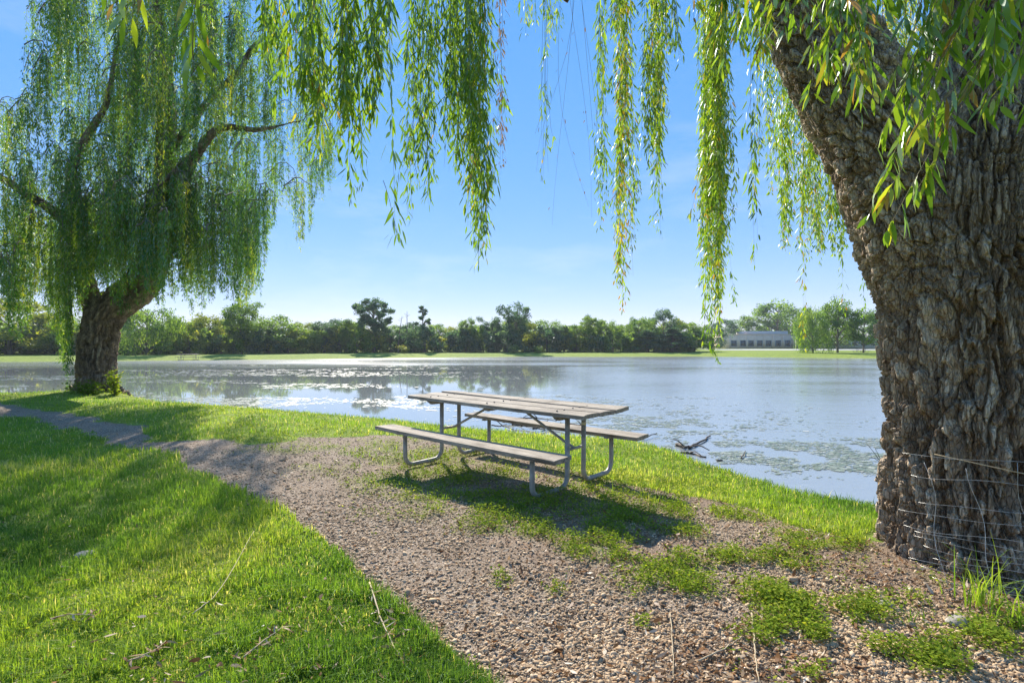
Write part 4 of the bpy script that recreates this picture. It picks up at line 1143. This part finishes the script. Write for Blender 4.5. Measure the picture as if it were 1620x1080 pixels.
# tall grass tuft beside the trunk
def tuft(px, py, n, hmin, hmax, label, lean=.6, spread=.05):
    x_, y_ = G(px, py, 0)
    P = np.stack([R.normal(0, spread, n), R.normal(0, spread, n), np.zeros(n)], -1)
    az = R.random(n) * 6.28; L_ = R.uniform(hmin, hmax, n); ln = np.clip(R.normal(lean, .25, n), .1, 1.3)
    Ld = np.stack([np.cos(az), np.sin(az), np.zeros(n)], -1); S = np.stack([-np.sin(az), np.cos(az), np.zeros(n)], -1)
    tt = np.linspace(0, 1, 7)
    cen_ = P[:, None] + Ld[:, None] * (L_ * ln)[:, None, None] * (tt ** 2)[None, :, None] + np.array([0, 0, 1.])[None, None] * (L_[:, None] * (tt - .45 * ln[:, None] * tt ** 3))[..., None]
    w_ = .0035 * (1 - tt ** 1.5)[None, :, None]
    V = np.stack([cen_ + S[:, None] * w_, cen_ - S[:, None] * w_], 2).reshape(-1, 3)
    b = (np.arange(n) * 14)[:, None, None]; i_ = (np.arange(6) * 2)[None, :, None]
    Qd = (b + i_ + np.array([0, 1, 3, 2])[None, None]).reshape(-1, 4)
    o_ = mk("grass_tuft", V, Qd, M['grass'], None, {'v': np.repeat(R.uniform(.3, .8, n), 14)})
    o_.location = (x_, y_, zg(x_, y_) - .01); tag(o_, label, "grass tuft"); return o_
tuft(1545, 965, 46, .16, .42, "tall arching grass tuft in front of the wire mesh on the big trunk", spread=.045)
tuft(1608, 1000, 34, .14, .36, "grass tuft at the right edge of the picture below the wire mesh", spread=.05)
tuft(1450, 985, 20, .05, .10, "small grass tuft on the gravel left of the pale rock")
tuft(1020, 770, 60, .08, .20, "long grass tuft around the far right leg of the picnic table", spread=.22)
tuft(1075, 1045, 0 + 8, .03, .06, "tiny grass sprout alone on the gravel at the bottom") if False else None

# sapling beside the left willow
def bush(name, x_, y_, h_, w_, n, ls, mat, label, cat, vb=.6):
    z_ = zg(x_, y_); e = empty(name, (x_, y_, z_)); tag(e, label, cat)
    st_ = MB()
    tips = []
    for k in range(9):
        a = R.random() * 6.28; q = np.array([cos(a) * w_ * R.uniform(.3, 1), sin(a) * w_ * R.uniform(.3, 1), h_ * R.uniform(.5, 1)])
        pp = smooth_path([(0, 0, 0), q * [.35, .35, .55], q], 8); st_.tube(pp, np.linspace(.012, .004, 8), 5); tips.append(pp)
    st_.build("stems", M['twig'], e, True)
    tips = np.vstack(tips); P = tips[R.integers(0, len(tips), n)] + R.normal(0, w_ * .18, (n, 3))
    P[:, 2] = np.abs(P[:, 2]) + .02
    az = R.random(n) * 6.28; D = np.stack([np.cos(az), np.sin(az), R.normal(0, .4, n)], -1)
    V, Fs, k = leaf_arrays(P, D, unit(R.normal(0, .5, (n, 3)) + [0, 0, 1]), R.uniform(.7, 1.2, n) * ls, R.uniform(.2, .35, n) * ls, 0, False)
    mk("leaves", V, Fs, mat, e, {'v': np.repeat(np.clip(vb + R.normal(0, .2, n), 0, 1), k)})
bush("sapling", *[(182 - 810) / F * 15.3, 15.3], .75, .28, 420, .10, M['weed'], "bright green leafy sapling at the foot of the left willow", "sapling", .5)
bush("ground_ivy", *[(140 - 810) / F * 14.9, 14.9], .28, .6, 500, .09, M['weed'], "dark ivy clump creeping at the base of the left willow trunk", "plant", .15)
# bare twig beside the big trunk over the water
o = MB()
c0_ = Wp(1396, 735, 5.2)
for e_ in ((1370, 700), (1378, 722), (1384, 708)):
    o.tube(smooth_path([np.zeros(3), (Wp(*e_, 5.2) - c0_) * .5 + [0, 0, .01], Wp(*e_, 5.2) - c0_], 6), np.linspace(.004, .0015, 6), 5)
o.tube([np.zeros(3), np.array([.12, .0, WATER_Z - c0_[2] + .05])], .005, 5)
o = o.build("bare_twig", M['dead_wood']); o.location = c0_; tag(o, "bare forked twig standing in the water against the big trunk's left edge", "twig")

# ------------------------------------------------------------------ far trees
def tree_proto(name, h_, w_, kind, mat, seed, leafn=5200, ls=.26, bark='tree_bark'):
    """tapered trunk with limbs; leaf clumps spread over a lumpy crown"""
    r_ = np.random.default_rng(seed)
    e = empty(name, (0, 0, 0))
    mb_ = MB(); clumps = []
    lean = r_.normal(0, .02, 2) * h_
    tp = np.array([lean[0], lean[1], h_ * .85])
    cr0 = {'round': .12, 'tall': .30, 'open': .35, 'bush': .0, 'fan': .25, 'conifer': .15, 'willow': .25, 'shade': .30, 'pine': .45}[kind]
    mb_.tube(smooth_path([(0, 0, -.1), tp * [.3, .3, .3], tp * [.8, .8, .65], tp], 9), np.linspace(.022 * h_ + .05, .02, 9), 7)
    nl = {'round': 26, 'tall': 24, 'open': 38, 'bush': 22, 'fan': 26, 'conifer': 34, 'willow': 30, 'shade': 26, 'pine': 18}[kind]
    for q in range(nl):
        u = (q + r_.random()) / nl; a = q * 2.4 + r_.normal(0, .4)
        if kind in ('round', 'shade', 'willow'):
            z_ = h_ * (cr0 + (1 - cr0) * u); rr = w_ * .5 * math.sqrt(max(.05, 1 - (2 * u - .85) ** 2 * .72)) * r_.uniform(.55, 1.0)
        elif kind == 'tall':
            z_ = h_ * (cr0 + (.98 - cr0) * u); rr = w_ * .5 * (0.5 + .6 * sin(pi * min(1, u * 1.05))) * r_.uniform(.5, 1)
        elif kind == 'fan':
            z_ = h_ * (cr0 + (.98 - cr0) * u); rr = w_ * .5 * (.25 + .8 * u ** .8) * r_.uniform(.5, 1)
        elif kind == 'open':
            z_ = h_ * (cr0 + (.98 - cr0) * u); rr = w_ * .5 * (.6 + .4 * sin(pi * u)) * r_.uniform(.3, 1.05)
        elif kind == 'bush':
            z_ = h_ * (.08 + .85 * u); rr = w_ * .5 * math.sqrt(max(0, 1 - u * u * .8)) * r_.uniform(.3, 1)
        elif kind == 'pine':
            z_ = h_ * (cr0 + (.98 - cr0) * u); rr = w_ * .5 * (1.1 - u) * r_.uniform(.5, 1.1)
        else:
            z_ = h_ * (cr0 + (.97 - cr0) * u); rr = w_ * .5 * (1.02 - u) * r_.uniform(.75, 1.05)
        z_ = z_ + r_.normal(0, .02) * h_
        c_ = np.array([cos(a) * rr, sin(a) * rr, z_]) + np.array([lean[0], lean[1], 0]) * u
        s_ = np.array([lean[0] * u, lean[1] * u, max(.1, z_ - rr * .55 - .05 * h_)])
        mb_.tube(smooth_path([s_, (s_ + c_) / 2 + [0, 0, .04 * h_], c_], 5), np.linspace(.010 * h_, .015, 5), 5)
        sz = {'conifer': .12, 'pine': .075, 'open': .13, 'fan': .18, 'tall': .17}.get(kind, .20) * (w_ * .6 + h_ * .4) * r_.uniform(.6, 1.2)
        clumps.append((c_, sz))
    mb_.build("trunk", M[bark], e, True)
    Ps, vs_, Ds = [], [], []
    per = leafn // nl
    for c_, sz in clumps:
        # lumpy clump made of sub-clumps
        sub = c_ + unit(r_.normal(0, 1, (5, 3))) * sz * .55 * r_.uniform(.5, 1.2, (5, 1))
        k_ = r_.integers(0, 5, per); dirs = unit(r_.normal(0, 1, (per, 3)))
        flat = .45 if kind in ('conifer', 'pine') else .75
        P = sub[k_] + dirs * sz * .62 * (r_.random((per, 1)) ** .45) * np.array([1, 1, flat])
        if kind == 'willow':
            P[:, 2] -= np.abs(r_.normal(0, .20 * h_, per)) * (np.linalg.norm(P[:, :2], axis=1) / (w_ * .5)) ** .7
        Ps.append(P); Ds.append(dirs)
        vs_.append(np.clip(.45 + r_.normal(0, .12) + r_.normal(0, .14, per), 0, 1))
    P = np.vstack(Ps); n_ = len(P); v_ = np.concatenate(vs_)
    P[:, 2] = np.maximum(P[:, 2], .12)
    D = unit(r_.normal(0, 1, (n_, 3))) if kind != 'willow' else unit(r_.normal(0, .3, (n_, 3)) + [0, 0, -1])
    L_ = ls * r_.uniform(.6, 1.3, n_) * (1.5 if kind == 'willow' else 1)
    V, Fs, k = leaf_arrays(P, D, unit(np.vstack(Ds) + r_.normal(0, .6, (n_, 3))), L_, L_ * (.13 if kind == 'willow' else .34))
    mk("crown", V, Fs, mat, e, {'v': np.repeat(v_, k)})
    return e
protos = {}
def get_proto(key):
    if key not in protos:
        kind, matn, seed = key
        hw = {'round': (8, 8), 'tall': (10, 5.5), 'open': (10, 7), 'bush': (3.4, 5.2), 'fan': (10, 6.5), 'conifer': (9, 5), 'willow': (8, 9), 'shade': (8, 8), 'pine': (9, 4)}[kind]
        protos[key] = (tree_proto({'bush': 'shrub', 'conifer': 'conifer_tree', 'pine': 'pine_tree', 'willow': 'willow_tree'}.get(kind, 'broadleaf_tree'), hw[0], hw[1], kind, M[matn], seed,
                                  {'bush': 3400, 'open': 12000, 'pine': 3000, 'fan': 9000, 'willow': 9000}.get(kind, 7500), {'bush': .28, 'open': .28, 'pine': .24}.get(kind, .29)), hw, [0])
    return protos[key]
def depth_at(px):
    return float(np.interp(px, [-200, 0, 300, 600, 900, 1100, 1300, 1500], [73, 75, 80, 95, 103, 105, 108, 110]))
def place_tree(px, ytop, wpx, kind, matn, seed, label, cat="tree", group=None, dd=0.0, base=None):
    e, hw, used = get_proto((kind, matn, seed))
    d = depth_at(px) + dd
    x_ = (px - 810) / F * d; z_ = zg(x_, d)
    top = H + (HOR - ytop) / F * d
    sh = (top - z_) / hw[0] / 1.0; sw = wpx / F * d / hw[1]
    o_ = e if used[0] == 0 else copy_tree(e)
    used[0] += 1
    o_.location = (x_, d, z_); o_.scale = (sw, sw, sh); o_.rotation_euler = (0, 0, R.random() * 6.28)
    for k in ('label', 'category', 'group'):
        if k in o_: del o_[k]
    tag(o_, label, cat, group); return o_
T_ = 'tree_leaf'; Y_ = 'tree_leaf_yellow'; B_ = 'tree_leaf_blue'
place_tree(15, 477, 130, 'round', Y_, 1, "broad yellow-green tree across the pond at the far left edge", dd=-2)
place_tree(72, 500, 90, 'round', B_, 2, "dark rounded tree across the pond, just right of the yellow-green one at the left edge", dd=4)
place_tree(-70, 470, 130, 'round', T_, 3, "green tree beyond the left picture edge on the far shore")
place_tree(120, 505, 90, 'round', T_, 3, "green tree across the pond directly behind the left willow's trunk")
place_tree(232, 488, 120, 'willow', 'tree_leaf', 4, "weeping willow across the pond, right of the left willow's trunk", dd=-4)
place_tree(180, 498, 80, 'round', B_, 2, "bluish tree seen between the left willow's trunk and the far weeping willow", dd=6)
place_tree(292, 512, 62, 'round', T_, 5, "small dull green tree right of the far weeping willow", dd=3)
place_tree(333, 502, 80, 'round', Y_, 6, "tree with yellowing leaves under the left willow's right side", dd=3)
place_tree(382, 478, 62, 'fan', T_, 7, "slender pale-trunked tree standing ahead of the treeline left of centre", dd=-3)
place_tree(428, 504, 105, 'round', T_, 3, "wide full green tree left of centre on the far shore")
place_tree(480, 522, 60, 'round', T_, 5, "low green tree between the wide tree and the dark-topped one left of centre")
place_tree(513, 511, 52, 'fan', B_, 8, "dark fan-topped tree left of the tallest dark tree", dd=2)
place_tree(549, 508, 42, 'tall', T_, 9, "narrow green tree right beside the tallest dark tree")
place_tree(592, 473, 66, 'open', B_, 10, "tallest dark airy tree rising above the far treeline left of centre", dd=-2)
place_tree(671, 485, 40, 'pine', B_, 11, "thin pine with sparse tiered branches poking above the treeline")
place_tree(737, 506, 30, 'fan', T_, 12, "small spindly tree topping the bushes above the picnic table", dd=2)
place_tree(780, 504, 40, 'fan', B_, 8, "small dark tree just left of the tall fan-shaped tree", dd=3)
place_tree(813, 485, 52, 'fan', B_, 13, "tall fan-shaped dark tree at the middle of the far shore")
place_tree(885, 519, 50, 'round', B_, 2, "low rounded tree right of the tall fan-shaped tree")
place_tree(912, 517, 50, 'round', T_, 5, "dull green tree left of the taller round-headed tree")
place_tree(934, 501, 36, 'tall', T_, 9, "taller round-headed tree standing above its neighbours right of centre")
place_tree(962, 511, 55, 'round', T_, 3, "rounded green tree beneath the hanging yellow willow tip")
place_tree(1012, 505, 62, 'round', T_, 6, "light green tree left of the tall dark dome tree", dd=2)
place_tree(1050, 494, 52, 'round', B_, 2, "dark dome-shaped tree rising highest right of centre", dd=5)
place_tree(1025, 522, 60, 'conifer', B_, 14, "bluish conifer, left one of the two in front of the dark dome tree", dd=-3)
place_tree(1062, 519, 72, 'conifer', B_, 14, "bluish wide conifer, right one of the two in front of the dark dome tree", dd=-3)
place_tree(1095, 513, 50, 'round', T_, 5, "green tree with pale top left of the long hanging willow shoot", dd=3)
place_tree(1125, 516, 50, 'round', B_, 2, "dark tree behind the long hanging willow shoot", dd=50)
place_tree(1148, 508, 55, 'round', B_, 2, "dark tree at the left end behind the low building", dd=95)
place_tree(1182, 503, 50, 'round', T_, 5, "dark green tree rising over the low building's left half", dd=100)
place_tree(1218, 510, 50, 'round', B_, 2, "dark tree over the middle of the low building's roof", dd=105)
place_tree(1232, 484, 95, 'shade', T_, 15, "big spreading tree behind the low building", dd=95)
place_tree(1286, 486, 56, 'willow', 'tree_leaf', 16, "willow standing in front of the low building's right end", dd=-16)
place_tree(1325, 481, 66, 'shade', T_, 17, "green shade tree on the lawn, left of the two right of the building's willow", dd=-14)
place_tree(1366, 497, 56, 'shade', T_, 17, "smaller green shade tree on the lawn close to the thick trunk's left edge", dd=-16)
place_tree(1310, 500, 90, 'round', T_, 3, "dense tree behind the shade trees at the right of the building", dd=60)
place_tree(1400, 498, 90, 'round', B_, 2, "dark tree on the far shore hidden behind the thick trunk", dd=50)
place_tree(1470, 492, 110, 'round', T_, 3, "wide green tree on the far shore behind the thick trunk", dd=10)
place_tree(1560, 488, 110, 'round', T_, 6, "light green tree on the far shore to the right, behind the thick trunk", dd=10)
# two bare snags
for (px, yt, lab, ln) in ((644, 492, "tall bare dead tree trunk standing above the bushes", .0), (633, 500, "shorter leaning dead tree trunk left of the tall bare one", .35)):
    d = depth_at(px) - 3; x_ = (px - 810) / F * d; z_ = zg(x_, d); ht = H + (HOR - yt) / F * d - z_
    s_ = MB(); s_.tube(smooth_path([(-ln, 0, -.1), (-ln * .4, 0, ht * .5), (ln, 0, ht)], 10), np.linspace(.13, .03, 10), 7)
    for q in range(8):
        z0_ = ht * R.uniform(.45, .95); a = R.random() * 6.28; l_ = R.uniform(.3, .8)
        s_.tube([(ln * (z0_ / ht - .3), 0, z0_), (ln * (z0_ / ht - .3) + cos(a) * l_, sin(a) * l_, z0_ + l_ * .4)], .02, 5)
    o = s_.build("dead_tree", M['tree_bark']); o.location = (x_, d, z_); tag(o, lab, "dead tree")
# understory shrubs and filler trees along the far treeline, one at a time, labelled by the nearest landmark
LMK = [(-60, "beyond the left picture edge"), (15, "the broad yellow-green tree at the far left"), (72, "the dark rounded tree near the left edge"), (150, "the left willow's trunk"), (232, "the far weeping willow"), (292, "the small dull green tree beside the far weeping willow"), (333, "the yellowing tree"),
       (382, "the slender pale-trunked tree"), (428, "the wide full green tree"), (513, "the dark fan-topped tree"), (592, "the tallest dark airy tree"), (644, "the bare dead trunks"), (671, "the thin pine"), (737, "the spindly tree"), (780, "the small dark tree"),
       (813, "the tall fan-shaped tree"), (885, "the low rounded tree"), (934, "the round-headed tree"), (985, "the hanging yellow willow tip"), (1025, "the left bluish conifer"), (1062, "the right bluish conifer"), (1095, "the pale-topped green tree"), (1131, "the long hanging willow shoot")]
used_l = {}
def lm_label(what, px):
    k = min(LMK, key=lambda q: abs(q[0] - px)); dx = px - k[0]
    side = "directly below" if abs(dx) < 7 else ("just left of" if dx < 0 else "just right of")
    if k[0] == -60: side = "across the pond"
    lab = what + " " + side + " " + k[1]
    lab = lab.replace("background tree", "tree")
    what = what.replace("background tree", "tree")
    n_ = used_l.get(lab, 0); used_l[lab] = n_ + 1
    if n_ == 1: lab = lab.replace(what, "lower " + what)
    if n_ == 2: lab = lab.replace(what, "half hidden " + what)
    if n_ >= 3: lab = lab.replace(what, "mostly hidden " + what)
    return lab
CN = {T_: "mid green", Y_: "yellow-green", B_: "dark bluish"}
xq = -140.0; q = 0
while xq < 1105:
    yt = R.uniform(516, 533) if xq > 300 else R.uniform(518, 538)
    wq = R.uniform(44, 74)
    mt = [T_, Y_, T_, B_][R.integers(0, 4)]
    place_tree(xq, yt, wq, 'bush', mt, 30 + int(R.integers(0, 2)), lm_label(CN[mt] + " shrub", xq), "shrub", "shrubs along the far treeline", dd=R.uniform(-2.5, 2))
    xq += wq * R.uniform(.36, .52); q += 1
for k in range(40):
    px = -120 + (k + R.uniform(.1, .9)) * 30.5
    mt = [T_, B_, T_, Y_][k % 4]
    place_tree(px, R.uniform(508, 521), R.uniform(50, 80), 'round', mt, [3, 2, 5, 6][k % 4], lm_label(CN[mt] + " background tree", px), "tree", "filler trees of the far treeline", dd=R.uniform(6, 12))
for (px, py, lab) in ((640, 552, "pale flowering shrub at the foot of the dead trunks"), (812, 553, "small bush on the far lawn left"), (851, 556, "dark bush on the far lawn edge by the water")):
    d = depth_at(px) - 7
    bush("waterside_bush", (px - 810) / F * d, d, 1.3, 1.1, 900, .22, M['tree_leaf_yellow'] if py == 552 else M['tree_leaf'], lab, "bush", .7 if py == 552 else .4)
for key, (e, hw, used) in protos.items():
    if used[0] == 0:
        for ch in list(e.children): bpy.data.objects.remove(ch)
        bpy.data.objects.remove(e)

# ------------------------------------------------------------------ building and drive
BD = 186.0
bz = zg((1200 - 810) / F * BD, BD)
xl_, xr_ = (1148 - 810) / F * BD, (1258 - 810) / F * BD
bl = empty("office_building", (xl_, BD, bz))
tag(bl, "low pinkish building with a row of square dark windows beyond the pond", "building")
Hb = H + (HOR - 529.5) / F * BD - bz; Wb = xr_ - xl_; Hu = H + (HOR - 525) / F * BD - bz
MB().box((Wb / 2, 6, Hb / 2), (Wb, 12, Hb)).build("wall", M['bwall'], bl)
MB().box((Wb / 2, 6, Hb + .12), (Wb + .3, 12.3, .24), .04).build("roof_edge", M['bwall'], bl)
MB().box((Wb * .66, 7.5, (Hb + Hu) / 2 + .24), (Wb * .62, 8, Hu - Hb + .3)).build("roof_storey", M['btrim'], bl)
wx = [1161, 1175.5, 1188, 1202, 1216, 1231, 1246]
for q, x in enumerate(wx):
    xc = (x - 810) / F * BD - xl_; zc = H + (HOR - 543) / F * BD - bz
    fr_ = MB(); ww, wh = 2.05, 2.15
    for sx in (-1, 1): fr_.box((xc + sx * ww / 2, -.03, zc), (.14, .12, wh + .14))
    for sz_ in (-1, 1): fr_.box((xc, -.03, zc + sz_ * wh / 2), (ww - .14, .12, .14))
    o = fr_.build("window", M['btrim'], bl)
    MB().box((xc, -.015, zc), (ww - .15, .03, wh - .15)).build("pane", M['glass'], o)
for x in (1154, 1168, 1182, 1195, 1209, 1223.5, 1239, 1256):
    MB().box(((x - 810) / F * BD - xl_, -.08, Hb / 2 - .1), (.55, .16, Hb - .3)).build("pilaster", M['bwall'], bl)
# lower pale wing to the right
BW = 176.0; x0_, x1_ = (1285 - 810) / F * BW, (1420 - 810) / F * BW
b2 = empty("long_wing_building", (x0_, BW, zg(x0_, BW)))
tag(b2, "long pale low building wing behind the shade trees at the right", "building")
MB().box(((x1_ - x0_) / 2, 5, 1.9), (x1_ - x0_, 10, 3.8)).build("wall", M['btrim'], b2)
for k in range(9):
    MB().box((2.0 + k * 3.1, -.02, 2.0), (2.0, .06, 1.7)).build("window", M['glass'], b2)
# pale drive in front of the building: follows the ground
xs_ = np.linspace((1120 - 810) / F * 140, 150, 40); dv = []
for x in xs_:
    for dq in (122, 130, 140, 150, 160): dv.append((x + (dq - 140) * .15, dq, zg(x, dq) + .03))
i = np.arange(39)[:, None]; j = np.arange(4)[None]
o = mk("driveway", np.array(dv), np.stack([i * 5 + j, (i + 1) * 5 + j, (i + 1) * 5 + j + 1, i * 5 + j + 1], -1).reshape(-1, 4), M['drive'])
tag(o, "pale paved drive in front of the low building", None, kind='structure')

# ------------------------------------------------------------------ summer haze
hz = MB().box((10, 55, 14), (420, 330, 33)).build("haze", None)
m, t, out = new_mat("haze_air")
vp = t.nodes.new("ShaderNodeVolumePrincipled")
vp.inputs['Color'].default_value = (.80, .90, 1.0, 1)
vp.inputs['Density'].default_value = .0003
vp.inputs['Anisotropy'].default_value = .3
t.links.new(vp.outputs[0], out.inputs['Volume'])
hz.data.materials.append(m)
tag(hz, "thin summer haze over the pond", None, kind='stuff')
